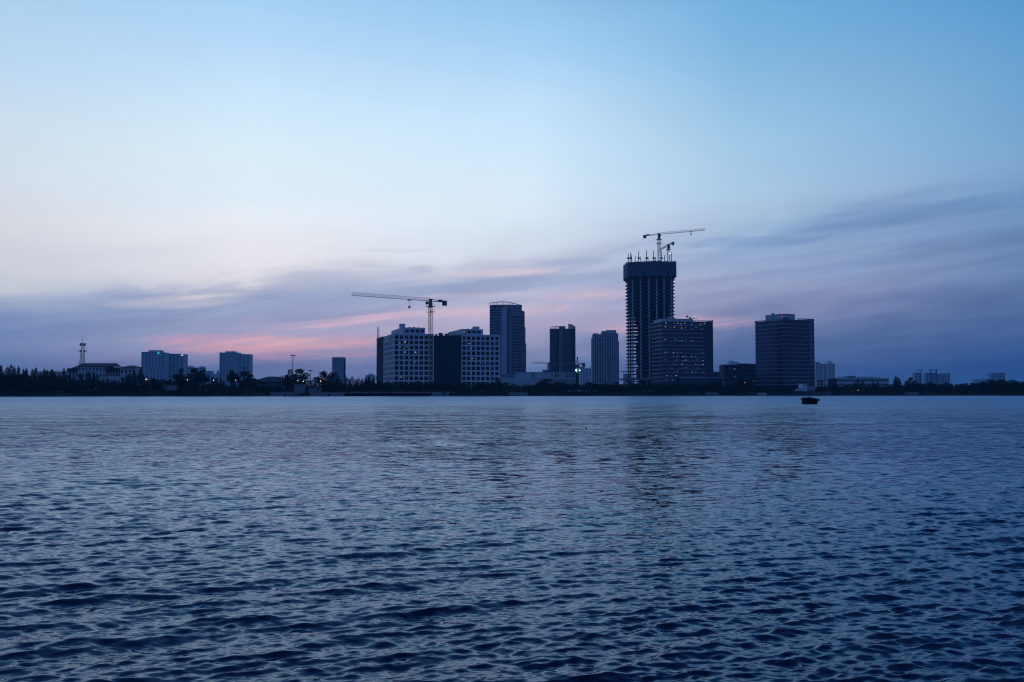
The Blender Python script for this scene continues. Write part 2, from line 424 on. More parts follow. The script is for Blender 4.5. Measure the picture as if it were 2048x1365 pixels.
# ------------------------------------------------------------------ water
def make_water():
    a_d = np.arange(-33.0, 33.001, 0.095)
    a_c = np.concatenate([np.arange(34.0, 180.0, 2.0), np.arange(180.0, 327.0, 2.0)])
    ang = np.radians(np.concatenate([a_d, a_c]))
    r = [9.0]
    while r[-1] < 760: r.append(r[-1] * (1.0032 + 0.0068*min(1.0, max(0.0, math.log(r[-1]/32.0)/math.log(12.0)))))
    while r[-1] < 6000: r.append(r[-1] * 1.18)
    r = np.array(r)
    dr = np.gradient(r)
    nr, na = len(r), len(ang)
    X = (r[:, None] * np.sin(ang)[None, :]); Y = (r[:, None] * np.cos(ang)[None, :])
    Z = np.zeros_like(X); SX = np.zeros_like(X); SY = np.zeros_like(X)
    rng = np.random.default_rng(5)
    # slow patches of stronger and weaker ripple
    gust = np.zeros_like(X)
    for k in range(9):
        lam = rng.uniform(14, 70); th = rng.uniform(0, 2*math.pi); ph = rng.uniform(0, 6.28)
        gust += np.sin(2*math.pi/lam*(X*math.cos(th) + 0.6*Y*math.sin(th)) + ph)
    gust = np.clip(1.0 + 0.17 * gust, 0.35, 1.7)
    swell = np.zeros_like(X)
    for k in range(7):
        lam = rng.uniform(9, 26); th = rng.uniform(0, 2*math.pi); ph = rng.uniform(0, 6.28)
        swell += np.sin(2*math.pi/lam*(X*math.cos(th) + Y*math.sin(th)) + ph)
    swell = np.clip(swell*0.35 + 0.1, 0, 1.2)
    waves = [(float(l), R(117) + rng.normal(0, 0.36 if l < 0.7 else 0.26), 1.0, 0) for l in np.exp(rng.uniform(math.log(0.105), math.log(2.0), 165))]
    waves += [(float(l), R(66) + rng.normal(0, 0.35), 0.62, 0) for l in np.exp(rng.uniform(math.log(0.12), math.log(0.9), 50))]
    waves += [(float(l), R(112) + rng.normal(0, 0.22), 0.75, 1) for l in np.exp(rng.uniform(math.log(1.2), math.log(3.2), 14))]
    for lam, th, gain, big in waves:
        k = 2*math.pi/lam
        slope = 0.0305 * gain * (1.0 if lam < 0.45 or big else (0.45/lam)**0.8) * rng.uniform(0.6, 1.3) * (1.0 if lam > 0.18 else 0.85)
        A = slope / k
        ph = rng.uniform(0, 6.28)
        lod = np.clip((lam / (dr*2.2) - 0.8), 0, 1)[:, None]
        if lod.max() <= 0: continue
        m = int(np.argmax(lod[:, 0] <= 0)) or len(r)
        env = lod[:m] * (swell[:m] if big else gust[:m])
        arg = k*(X[:m]*math.cos(th) + Y[:m]*math.sin(th)) + ph
        sn, cs = np.sin(arg), np.cos(arg)
        Z[:m] += A * sn * env
        SX[:m] += A * cs * math.cos(th) * env * 1.0
        SY[:m] += A * cs * math.sin(th) * env * 1.0
    fade = np.clip(1.0 - (r - 620)/140, 0, 1)[:, None]
    Z *= fade
    X = X + SX * fade; Y = Y + SY * fade
    verts = np.empty((nr*na + 1, 3), np.float32)
    verts[:-1, 0] = X.ravel(); verts[:-1, 1] = Y.ravel(); verts[:-1, 2] = Z.ravel()
    verts[-1] = (0, 0, 0)
    i, j = np.meshgrid(np.arange(nr - 1), np.arange(na), indexing='ij')
    j2 = (j + 1) % na
    quads = np.stack([i*na + j, i*na + j2, (i+1)*na + j2, (i+1)*na + j], -1).reshape(-1, 4)
    jj = np.arange(na)
    tris = np.stack([np.full(na, nr*na), (jj + 1) % na, jj], -1)[:, ::-1]
    tris = tris[:, ::-1]
    nq, ntri = len(quads), len(tris)
    me = bpy.data.meshes.new('water')
    me.vertices.add(len(verts)); me.vertices.foreach_set('co', verts.ravel())
    loops = np.concatenate([quads.ravel(), tris.ravel()]).astype(np.int32)
    me.loops.add(len(loops)); me.loops.foreach_set('vertex_index', loops)
    me.polygons.add(nq + ntri)
    starts = np.concatenate([np.arange(nq)*4, nq*4 + np.arange(ntri)*3]).astype(np.int32)
    me.polygons.foreach_set('loop_start', starts)
    me.polygons.foreach_set('use_smooth', np.ones(nq + ntri, bool))
    me.update(calc_edges=True); me.validate()
    m = bpy.data.materials.new('river_water'); m.use_nodes = True
    N = Nodes(m.node_tree)
    b = m.node_tree.nodes['Principled BSDF']
    m.node_tree.nodes.remove(b)
    gl = N.new('ShaderNodeBsdfGlossy', distribution='GGX'); gl.inputs['Color'].default_value = (0.63, 0.79, 1.0, 1)
    df = N.new('ShaderNodeBsdfDiffuse'); df.inputs['Color'].default_value = (0.003, 0.009, 0.024, 1)
    fr = N.new('ShaderNodeFresnel'); fr.inputs['IOR'].default_value = 1.333
    mx = N.new('ShaderNodeMixShader')
    N.link(N.math('MINIMUM', fr.outputs[0], 0.56), mx.inputs[0]); N.link(df.outputs[0], mx.inputs[1]); N.link(gl.outputs[0], mx.inputs[2])
    N.link(mx.outputs[0], m.node_tree.nodes['Material Output'].inputs['Surface'])
    g = N.new('ShaderNodeNewGeometry')
    mp = N.new('ShaderNodeMapping'); mp.inputs['Rotation'].default_value = (0, 0, R(-28)); mp.inputs['Scale'].default_value = (0.38, 1.0, 1.0)
    N.link(g.outputs['Position'], mp.inputs[0])
    # fine ripples as slopes: three sizes of noise, each read as a small tilt of the surface
    def slopes(scale, amp, detail, off):
        n = N.new('ShaderNodeTexNoise'); n.inputs['Scale'].default_value = scale; n.inputs['Detail'].default_value = detail
        n.inputs['Roughness'].default_value = 0.55
        ad = N.new('ShaderNodeVectorMath', operation='ADD'); N.link(mp.outputs[0], ad.inputs[0]); ad.inputs[1].default_value = (off, off*0.7, 0)
        N.link(ad.outputs[0], n.inputs['Vector'])
        sb = N.new('ShaderNodeVectorMath', operation='SUBTRACT'); N.link(n.outputs['Color'], sb.inputs[0]); sb.inputs[1].default_value = (0.5, 0.5, 0.5)
        mu = N.new('ShaderNodeVectorMath', operation='MULTIPLY'); N.link(sb.outputs[0], mu.inputs[0]); mu.inputs[1].default_value = (amp*0.75, amp, 0.0)
        return mu.outputs[0]
    def vadd(a, b2):
        n = N.new('ShaderNodeVectorMath', operation='ADD'); N.link(a, n.inputs[0]); N.link(b2, n.inputs[1]); return n.outputs[0]
    dist = N.new('ShaderNodeVectorMath', operation='LENGTH'); N.link(g.outputs['Position'], dist.inputs[0])
    def scaled(v, f):
        sc = N.new('ShaderNodeVectorMath', operation='SCALE'); N.link(v, sc.inputs[0]); N.put(sc.inputs['Scale'], f); return sc.outputs[0]
    D = dist.outputs['Value']
    N.link(N.rng(D, 30.0, 400.0, 0.05, 0.34), gl.inputs['Roughness'])
    mid = N.math('MULTIPLY', N.rng(D, 14.0, 60.0), N.rng(D, 90.0, 420.0, 1.0, 0.12))
    tot = vadd(scaled(slopes(2.7, 1.0, 2.0, 11.0), mid), scaled(slopes(0.75, 0.75, 2.0, 47.0), N.math('MULTIPLY', N.rng(D, 50.0, 140.0), N.rng(D, 140.0, 560.0, 1.0, 0.15))))
    tot = vadd(tot, scaled(slopes(0.26, 0.80, 3.0, 91.0), N.math('MULTIPLY', N.rng(D, 60.0, 150.0), N.rng(D, 200.0, 600.0, 1.0, 0.8))))
    tot = vadd(tot, scaled(slopes(6.5, 0.46, 3.0, 3.0), N.rng(D, 30.0, 200.0, 1.0, 0.2)))
    tot = vadd(tot, scaled(slopes(18.0, 0.38, 2.0, 8.0), N.rng(D, 20.0, 90.0, 1.0, 0.0)))
    patch = N.noise(mp.outputs[0], 0.035, 3.0, 0.5)
    scl = N.new('ShaderNodeVectorMath', operation='SCALE'); N.link(tot, scl.inputs[0]); N.put(scl.inputs['Scale'], N.rng(patch, 0.3, 0.7, 0.7, 1.3))
    nn = vadd(g.outputs['Normal'], scl.outputs[0])
    nz = N.new('ShaderNodeVectorMath', operation='NORMALIZE'); N.link(nn, nz.inputs[0])
    for tgt in (gl, df, fr): N.link(nz.outputs[0], tgt.inputs['Normal'])
    me.materials.append(m)
    finish(bpy.data.objects.new('water', me), None, kind='structure')
make_water()

# ------------------------------------------------------------------ ground on the far bank
def make_ground():
    xs = np.linspace(-900, 900, 301)
    xs = np.concatenate([[-7000, -4000, -2000, -1300], xs, [1300, 2000, 4000, 7000]])
    rows = [(-3.0, -1.2), (0.2, 0.25), (1.6, 1.1), (3.5, 2.2), (6.5, 2.9), (12.0, GROUND), (60.0, GROUND), (400.0, GROUND), (2500.0, GROUND), (8500.0, GROUND)]
    rng = np.random.default_rng(3)
    V = []; F = []
    for k, (o, z) in enumerate(rows):
        for x in xs:
            jx = rng.normal(0, 0.35) if k < 5 and abs(x) < 900 else 0
            jz = rng.normal(0, 0.12) if 1 <= k < 5 else 0
            V.append((x, min(shore(max(min(x, 900), -900)) + o + jx, 9000), z + jz))
    n = len(xs)
    for k in range(len(rows) - 1):
        for i in range(n - 1):
            F.append((k*n + i, k*n + i + 1, (k+1)*n + i + 1, (k+1)*n + i))
    me = bpy.data.meshes.new('ground'); me.from_pydata(V, [], F); me.materials.append(M_ground)
    finish(bpy.data.objects.new('ground', me), None, kind='structure')
make_ground()
# ------------------------------------------------------------------ lattice helper and cranes
def lattice(mb, p, q, w, h=None, step=None, r=0.09, up=None, r_b=None, tri=False):
    """Four chords (three when tri) with zigzag bracing between points p and q."""
    p, q = Vector(p), Vector(q); d = (q - p); L = d.length; d.normalize()
    up = Vector(up) if up else (Vector((0, 0, 1)) if abs(d.z) < 0.9 else Vector((1, 0, 0)))
    s = d.cross(up).normalized(); t = s.cross(d).normalized()
    h = h or w; step = step or w
    corners = [s*(-w/2), s*(w/2), t*h] if tri else [s*(-w/2) - t*(h/2), s*(w/2) - t*(h/2), s*(w/2) + t*(h/2), s*(-w/2) + t*(h/2)]
    for c in corners: mb.bar(p + c, q + c, r)
    n = max(2, int(round(L / step))); rb = r_b or r * 0.6
    m = len(corners)
    for i in range(n):
        a, b = p + d*(L*i/n), p + d*(L*(i+1)/n)
        for k in range(m):
            c0, c1 = corners[k], corners[(k + 1) % m]
            if i % 2 == 0: mb.bar(a + c0, b + c1, rb)
            else: mb.bar(a + c1, b + c0, rb)
            if not tri: mb.bar(b + c0, b + c1, rb)
    return mb

def flat_top_crane(label, base, ztop, heading, jib, cjib, mast_w=2.2, mast_m=None, jib_m=None, weight_m=None, hook_at=None, drop=12.0,
                   lamp=None, collars=(), r=0.13, tint_lamp=None):
    """base: world point of the mast foot; heading: world angle the jib points to."""
    mast_m = mast_m or M_steel; jib_m = jib_m or M_steel; weight_m = weight_m or M_concd
    c = thing('tower_crane', label, 'crane', base, heading)
    H = ztop - base[2]
    mb = MB(); lattice(mb, (0, 0, 0), (0, 0, H - 5.0), mast_w, mast_w, mast_w*1.15, r)
    mb.build('mast', mast_m, c)
    mb = MB().prism([(-1.2, -1.2), (1.2, -1.2), (1.2, 1.2), (-1.2, 1.2)], H - 5.0, H - 2.6, [(-0.9, -0.9), (0.9, -0.9), (0.9, 0.9), (-0.9, 0.9)])
    mb.box(-1.5, 1.5, -1.5, 1.5, H - 2.6, H - 1.9); mb.box(-0.9, 0.9, -0.9, 0.9, H - 1.9, H + 1.6)
    mb.build('slewing_unit', mast_m, c)
    mb = MB().box(1.0, 3.0, -2.4, -1.0, H - 2.6, H - 0.4)
    cab = mb.build('cab', M_greyst, c)
    MB().box(3.0, 3.05, -2.3, -1.1, H - 1.7, H - 0.6).build('windscreen', M_glass, cab)
    mb = MB(); lattice(mb, (0.9, 0, H), (jib, 0, H), 1.5, 2.1, 3.0, r*0.85, tri=True, r_b=r*0.7)
    mb.build('jib', jib_m, c)
    mb = MB().box(-cjib, -0.9, -0.9, 0.9, H - 0.25, H + 0.15)
    for s in (-0.9, 0.9):
        mb.bar((-cjib, s, H + 1.1), (-0.9, s, H + 1.1), 0.05)
        for k in range(6): mb.bar((-0.9 - (cjib - 0.9)*k/5, s, H + 0.15), (-0.9 - (cjib - 0.9)*k/5, s, H + 1.1), 0.05)
        mb.bar((-0.9, s*0.6, H + 1.6), (-cjib*0.72, s, H + 0.15), 0.10)
    mb.build('counter_jib', jib_m, c)
    for k in range(3):
        x0 = -cjib + 0.2 + k*1.25
        MB().box(x0, x0 + 1.15, -0.7, 0.7, H - 2.9, H + 0.9).build('counterweight', weight_m, c)
    MB().box(-cjib + 4.6, -cjib + 7.6, -0.8, 0.8, H + 0.15, H + 1.5).build('winch_house', weight_m if weight_m is M_red else M_greyst, c)
    for zc in collars:
        k = MB()
        z = zc - base[2]
        for a0, a1, b0, b1 in ((-2.5, 2.5, -2.5, -1.5), (-2.5, 2.5, 1.5, 2.5), (-2.5, -1.5, -1.5, 1.5), (1.5, 2.5, -1.5, 1.5)):
            k.box(a0, a1, b0, b1, z, z + 0.45)
        for sx in (-2.4, 2.4):
            for sy in (-2.4, 2.4): k.bar((sx, sy, z + 0.45), (sx, sy, z + 1.6), 0.07)
            k.bar((sx, -2.4, z + 1.6), (sx, 2.4, z + 1.6), 0.06)
        k.build('climbing_frame', mast_m, c)
    if hook_at:
        mb = MB().box(hook_at - 1.2, hook_at + 1.2, -0.8, 0.8, H - 0.8, H - 0.2)
        tr = mb.build('trolley', M_steel, c)
        MB().bar((hook_at, 0, H - 0.8), (hook_at, 0, H - drop), 0.06).build('cable', M_steel, tr)
        MB().prism([(hook_at - 0.7, -0.4), (hook_at + 0.7, -0.4), (hook_at + 0.7, 0.4), (hook_at - 0.7, 0.4)], H - drop - 1.6, H - drop,
                   ).build('hook_block', M_black, tr)
    if lamp:
        MB().box(-1.5, 1.5, -1.7, -1.35, lamp - base[2], lamp - base[2] + 0.8).build('work_lamp', tint_lamp or M_cool, c)
    return c

# ------------------------------------------------------------------ white office block under construction
def white_block():
    F = Frame('office_block', 'white gridded office block under construction, with dark netting between its two wings', 'building', 787, 780, R(16))
    r = F.root
    zt = F.Z(667)
    fh = 4.02; nrow = 10
    z0 = 42.6 + 2.4 - fh*nrow - 1.0
    uL, uR, uE = F.U(867.5), F.U(922.5), F.U(1000)
    vB = F.V(766); vC = F.V(753)
    depth = vB
    sill = 0.75
    # cores
    MB().box(0.46, uL - 0.46, 0.46, depth, 0, zt - 0.6).build('core', M_dark, r)
    MB().box(uR + 0.46, uE - 0.46, 0.46, depth*0.8, 0, zt - 0.6).build('core', M_dark, r)
    eL, bay = grid_wall(r, (0, 0), (uL, 0), z0, 8, nrow, fh, 2.85, 2.8, sill, zt, M_white, M_glass, t=0.45, m0=0.3, m1=0.3)
    eR, bayR = grid_wall(r, (uR, 0), (uE, 0), z0, 8, nrow, fh, 2.75, 2.8, sill, zt, M_white, M_glass, t=0.45, m0=0.3, m1=0.6)
    nside = max(5, int(round(vB / 4.4)))
    grid_wall(r, (0, vB), (0, 0.46), z0, nside, nrow, fh, 3.0, 2.8, sill, zt, M_white, M_glass3, t=0.22, m0=0.2, m1=1.2)
    grid_wall(r, (uE, 0.46), (uE, vB*0.8), z0, 6, nrow, fh, 2.2, 2.8, sill, zt, M_white, M_glass, t=0.45, m0=1.0, m1=0.2)
    # ground storey under the grid: piers
    for k in range(9):
        u = min(max(0.3, uL*k/8), uL - 0.9)
        MB().box(u, u + 0.8, 0.02, 0.45, 0, z0).build('pier', M_white, r)
        u = uR + min(max(0.3, (uE - uR)*k/8), uE - uR - 0.9)
        MB().box(u, u + 0.8, 0.02, 0.45, 0, z0).build('pier', M_white, r)
    MB().box(0, uL, 0.47, depth, zt - 0.58, zt - 0.3).build('roof_slab', M_conc, r)
    MB().box(uR, uE, 0.47, depth*0.8, zt - 0.58, zt - 0.3).build('roof_slab', M_conc, r)
    # penthouses, flush with the front
    for (pa, pb, pl, ytop, name) in ((803, 849.6, 782, 655.2, 'a'), (922.5, 966, 896, 658.4, 'b')):
        a, b = F.U(pa), F.U(pb)
        zp = F.Z(ytop, a)
        v = F.V(pl, a)
        base = zt + 0.002
        MB().box(a + 0.42, b - 0.05, 0.42, v, base, zp - 0.3).build('core', M_dark, r)
        grid_wall(r, (a, 0.0), (b, 0.0), base, 4, 1, zp - base, 2.8, 2.2, 0.9, zp, M_white, M_glass, t=0.4, m0=(2.2 if name == 'a' else 0.4), m1=(0.2 if name == 'a' else 1.4), wall_name='penthouse_wall')
        grid_wall(r, (a, v), (a, 0.42), base, 9, 1, zp - base, 1.5, 2.3, 0.8, zp, M_white, M_glass, t=0.4, m0=1.5, m1=1.0, wall_name='penthouse_wall')
        MB().box(b - 0.4, b, 0.42, v, base, zp).build('penthouse_wall', M_white, r)
        MB().box(a + 0.42, b - 0.42, 0.42, v, zp - 0.28, zp - 0.05).build('penthouse_roof', M_conc, r)
        s0, s1 = (F.U(801.5), F.U(811)) if name == 'a' else (F.U(950), F.U(960.5))
        zs = F.Z(648.5 if name == 'a' else 653.8, s0)
        st = MB().box(s0, s1, 3.0, 9.0, zp - 0.04, zs).build('stair_tower', M_white, r)
        MB().box(s0 - 0.25, s1 + 0.25, 2.75, 9.25, zs, zs + 0.3).build('coping', M_pale, st)
        for k in range(3):
            x = a + (b - a)*(0.35 + 0.2*k)
            MB().box(x, x + 1.6 - 0.3*k, 6, 7.5, zp - 0.04, zp + 0.7 + 0.2*(k % 2)).build('roof_unit', M_greyst, r)
    # netted middle bay
    zc = F.Z(671.5, uL)
    MB().box(uL + 0.02, uR - 0.02, 1.8, depth*0.7, 0, zc - 0.8).build('core', M_dark, r)
    nc, nr_ = 6, 12
    w = (uR - uL - 0.5)/nc; h = zc/nr_
    me = [MB().box(0.04, w - 0.04, 0, 0.06, 0.05, h - 0.05).mesh('net_panel', M_net) for _ in range(2)]
    for i in range(nc):
        for j in range(nr_):
            place('net_panel', me[(i + j) % 2], r, (uL + 0.25 + i*w, 0.9 + random.uniform(-0.06, 0.06), j*h), random.uniform(-0.012, 0.012))
    tub = MB()
    for i in range(nc*2 + 1):
        x = uL + 0.25 + i*w/2
        tub.bar((x, 0.78, 0), (x, 0.78, zc + random.uniform(0.2, 1.4)), 0.05)
    for j in range(nr_ + 1):
        tub.bar((uL + 0.2, 0.74, j*h), (uR - 0.2, 0.74, j*h), 0.05)
    tub.build('scaffold_tubes', M_greyst, r, kind='stuff')
    # clutter on the middle roof
    for px, wd, hh in ((874, 1.4, 1.6), (881, 2.8, 2.6), (887, 1.2, 1.2), (893, 2.2, 2.0), (899, 1.0, 2.4), (905, 2.6, 1.3), (913, 1.6, 1.8)):
        u = F.U(px); MB().box(u, u + wd, 6, 8.5, zc - 0.8, zc + hh).build('roof_unit', M_greyst, r)
    # scaffold at the far end of the left side
    n2, w2 = 4, (vC - vB)/4
    for i in range(n2):
        for j in range(nr_):
            hh = (zt + 0.5)/nr_
            MB().box(-0.05, 0.03, vB + i*w2 + 0.05, vB + (i + 1)*w2 - 0.05, j*hh + 0.5*(random.random() < 0.5), (j + 1)*hh - 0.08).build('net_panel', M_netb, r)
    MB().box(0.1, 14, vB + 0.05, vC, 0, zt - 1.5).build('core', M_dark, r)
    tub = MB()
    for i in range(10):
        v = vB + (vC - vB)*i/9
        tub.bar((-0.3, v, 0), (-0.3, v, zt + random.uniform(0.5, 2.5)), 0.06)
    for j in range(13): tub.bar((-0.32, vB, j*zt/12), (-0.32, vC, j*zt/12), 0.06)
    tub.build('scaffold_tubes', M_greyst, r, kind='stuff')
    # work lamps burning inside, seen in the openings
    def lamp(px, py, s=0.42):
        u = F.U(px); z = F.Z(py, u)
        s *= 0.8; MB().box(u - s/2, u + s/2, 0.20, 0.24, z - s*0.4, z + s*0.4).build('work_lamp', M_cool, r)
    for x, y, s in ((465, 395, .5), (553, 365, .5), (561, 380, .6), (468, 465, .5), (583, 465, .5), (456, 568, .4), (556, 551, .65), (735, 552, .8), (457, 662, .45),
                    (450, 729, .4), (721, 720, .5), (460, 808, .35), (533, 806, .3), (457, 984, .6), (487, 980, .6)):
        lamp(745 + x/8.53, 640 + y/8.53, s)
    for x, y, s in ((411, 408, .6), (431, 490, .4), (463, 656, .65), (432, 908, .35), (703, 898, .3), (645, 745, .3), (306, 207, .5), (325, 207, .5), (337, 207, .4)):
        lamp(890 + x/8.53, 640 + y/8.53, s)
    return F
WB = white_block()
# hoist mast on the left flank
def hoist():
    c = at(757, 780, 806)
    t = thing('construction_hoist', 'slender lattice hoist mast beside the netted flank of the white block', 'hoist', (c.x - 0.5, c.y, GROUND))
    zt = at(757, 655, 806).z - GROUND
    mb = MB(); lattice(mb, (0, 0, 0), (0, 0, zt), 1.3, 1.3, 2.2, 0.14); mb.build('mast', M_steel, t)
    MB().box(-1.6, -0.7, -1.0, 1.0, 9, 11.6).build('cage', M_greyst, t)
    MB().box(-2.0, 2.0, -1.6, 1.6, -0.2, 0.4).build('base_frame', M_greyst, t)
hoist()
def crane_a():
    Y = 768.0
    b = at(860.3, 780, Y)
    top = at(860, 602.5, Y).z
    tip = Vector((atX(702, 722), 722)); d = tip - Vector((b.x, Y))
    flat_top_crane('flat-top tower crane standing before the white gridded office block', (b.x, Y, GROUND), top, math.atan2(d.y, d.x), d.length, 15.5,
                   2.3, mast_m=M_yellow, jib_m=M_steel, hook_at=d.length*0.28, drop=5.0, lamp=at(860, 624, Y).z,
                   collars=(at(860, 614, Y).z, at(860, 625, Y).z), r=0.15)
crane_a()

# ------------------------------------------------------------------ round-fronted tower
def round_tower():
    F = Frame('round_tower', 'tall tower with a curved glazed front and a thin ring on its roof', 'building', 979, 1300)
    r = F.root; s = 1300/FPX*CT
    U = lambda px: (px - 979)*s
    z = lambda py: F.Z(py)
    # main body behind
    arcp = []
    for k in range(15):
        px = 979 + 65*k/14
        arcp.append((U(px), 9 - 12*math.sin(math.pi*(0.12 + 0.78*k/14)) + (4 if k > 11 else 0)*(k - 11)/3))
    main = arcp + [(U(1044), 34), (U(979), 34)]
    zt = z(610)
    MB().prism(main, 0, zt).build('wall', M_grey, r)
    # storey lines of the planar left flank
    for k in range(1, 30):
        zz = zt*k/30.0
        MB().prism([(x + (0.0), y - 0.14) for x, y in arcp[:7]] + [(x, y + 0.1) for x, y in reversed(arcp[:7])], zz, zz + 1.5).build('window_band', M_curtain, r)
    # roof ring on posts
    ring_o = [(x, y - 0.4) for x, y in arcp]; ring_i = [(x, y + 1.4) for x, y in reversed(arcp)]
    tops = [z(606.3 - 2.0*math.sin(math.pi*min(1, (k/14)*1.15)) + (6.5*(k/14 - 0.45) if k/14 > 0.45 else 0)) for k in range(15)]
    mb = MB()
    for k in range(14):
        for yy in (0,):
            a, b = ring_o[k], ring_o[k + 1]
            mb.bar((*a, tops[k]), (*b, tops[k + 1]), 0.55)
    mb.build('roof_ring', M_pale, r)
    for k in range(0, 15):
        MB().bar((ring_o[k][0], ring_o[k][1] + 0.2, zt), (ring_o[k][0], ring_o[k][1] + 0.2, tops[k]), 0.4).build('ring_post', M_concd, r)
    MB().box(U(984), U(1010), 18, 30, zt, z(607.5)).build('roof_house', M_grey, r)
    MB().box(U(1018), U(1036), 16, 30, zt, z(608.4)).build('roof_house', M_grey, r)
    # pale fin with a sloping head
    f0, f1 = U(1003), U(1014)
    MB().prism([(f0, -7), (f1, -9), (f1, 0), (f0, 0)], 0, [z(619), z(615.5), z(615.5), z(619)]).build('fin', M_pale, r)
    MB().prism([(f1 + 0.02, -6.5), (U(1017.5), -6.5), (U(1017.5), 0), (f1 + 0.02, 0)], 0, z(631)).build('recess_wall', M_curtain, r)
    MB().prism([(U(1017.5) + 0.02, -8.5), (U(1022), -8.8), (U(1022), 0), (U(1017.5) + 0.02, 0)], 0, z(630)).build('pier', M_grey, r)
    for k in range(26):
        zz = z(742) + k*(z(638) - z(742))/26
        MB().box(f0 - 1.3, f0 + 0.4, -7.6, -6.0, zz, zz + 1.3).build('balcony', M_pale, r)
    # curved apartment front, stepped on the right
    arc = [(U(1022.05), -9.0), (U(1028), -9.6), (U(1034), -9.2), (U(1040), -7.6), (U(1045), -4.8), (U(1049.5), -0.6)]
    zt2 = z(632.5)
    MB().prism(inset(arc + [(U(1049.5), 26), (U(1022.05), 26)], 0.5), 0, zt2 - 0.2).build('core', M_dark, r)
    nrow = 23; fh = (zt2 - 4)/nrow
    for a, b in zip(arc[:-1], arc[1:]):
        grid_wall(r, a, b, 4, 1, nrow, fh, (Vector(b) - Vector(a)).length*0.62, fh*0.55, fh*0.25, zt2, M_grey, M_glass, t=0.5)
    cap = [(x, y) for x, y in arc] + [(U(1049.5), 26), (U(1022.05), 26)]
    MB().prism(cap, zt2 + 0.02, [z(617) - 3.5*max(0, (x/s + 979 - 1030)/20)*s*2 for x, y in cap]).build('head_wall', M_grey, r)
    MB().prism([(U(1049.55), -0.4), (U(1051.2), 3), (U(1051.2), 24), (U(1049.55), 24)], 0, z(655)).build('side_wall', M_grey, r)
    MB().prism([(U(1051.22), 3), (U(1052.8), 7), (U(1052.8), 22), (U(1051.22), 22)], 0, z(687)).build('side_wall', M_grey, r)
round_tower()
def podium_hall():
    F = Frame('podium_hall', 'long low pale hall with narrow slit windows at the feet of the towers', 'building', 1002, 1150)
    r = F.root; s = 1150/FPX*CT; U = lambda px: (px - 1002)*s; z = F.Z
    MB().box(U(1002), U(1031), 0, 30, 0, z(748)).build('wall', M_grey, r)
    MB().box(U(1031.1), U(1152), -2, 30, 0, z(745.5)).build('wall', M_pale, r)
    MB().box(U(1002), U(1100), -9, -2.1, 0, z(757)).build('front_wing', M_pale, r)
    MB().box(U(1031), U(1152.2), -2.15, 30, z(745.4), z(744.6)).build('coping', M_grey, r)
    sl = MB().box(-0.45, 0.45, -0.1, 0.1, 0, 4.6).mesh('slit_window', M_glass)
    for px in (1065, 1068.5, 1104, 1110.5, 1112.5, 1117, 1124, 1129.5, 1132, 1135, 1138, 1140.5, 1143.5, 1147, 1149.5):
        place('slit_window', sl, r, (U(px), -2.02, z(755.5)))
    MB().box(U(1080), U(1150), -12, -9.1, 0, z(758)).build('front_wing', M_grey, r)
podium_hall()

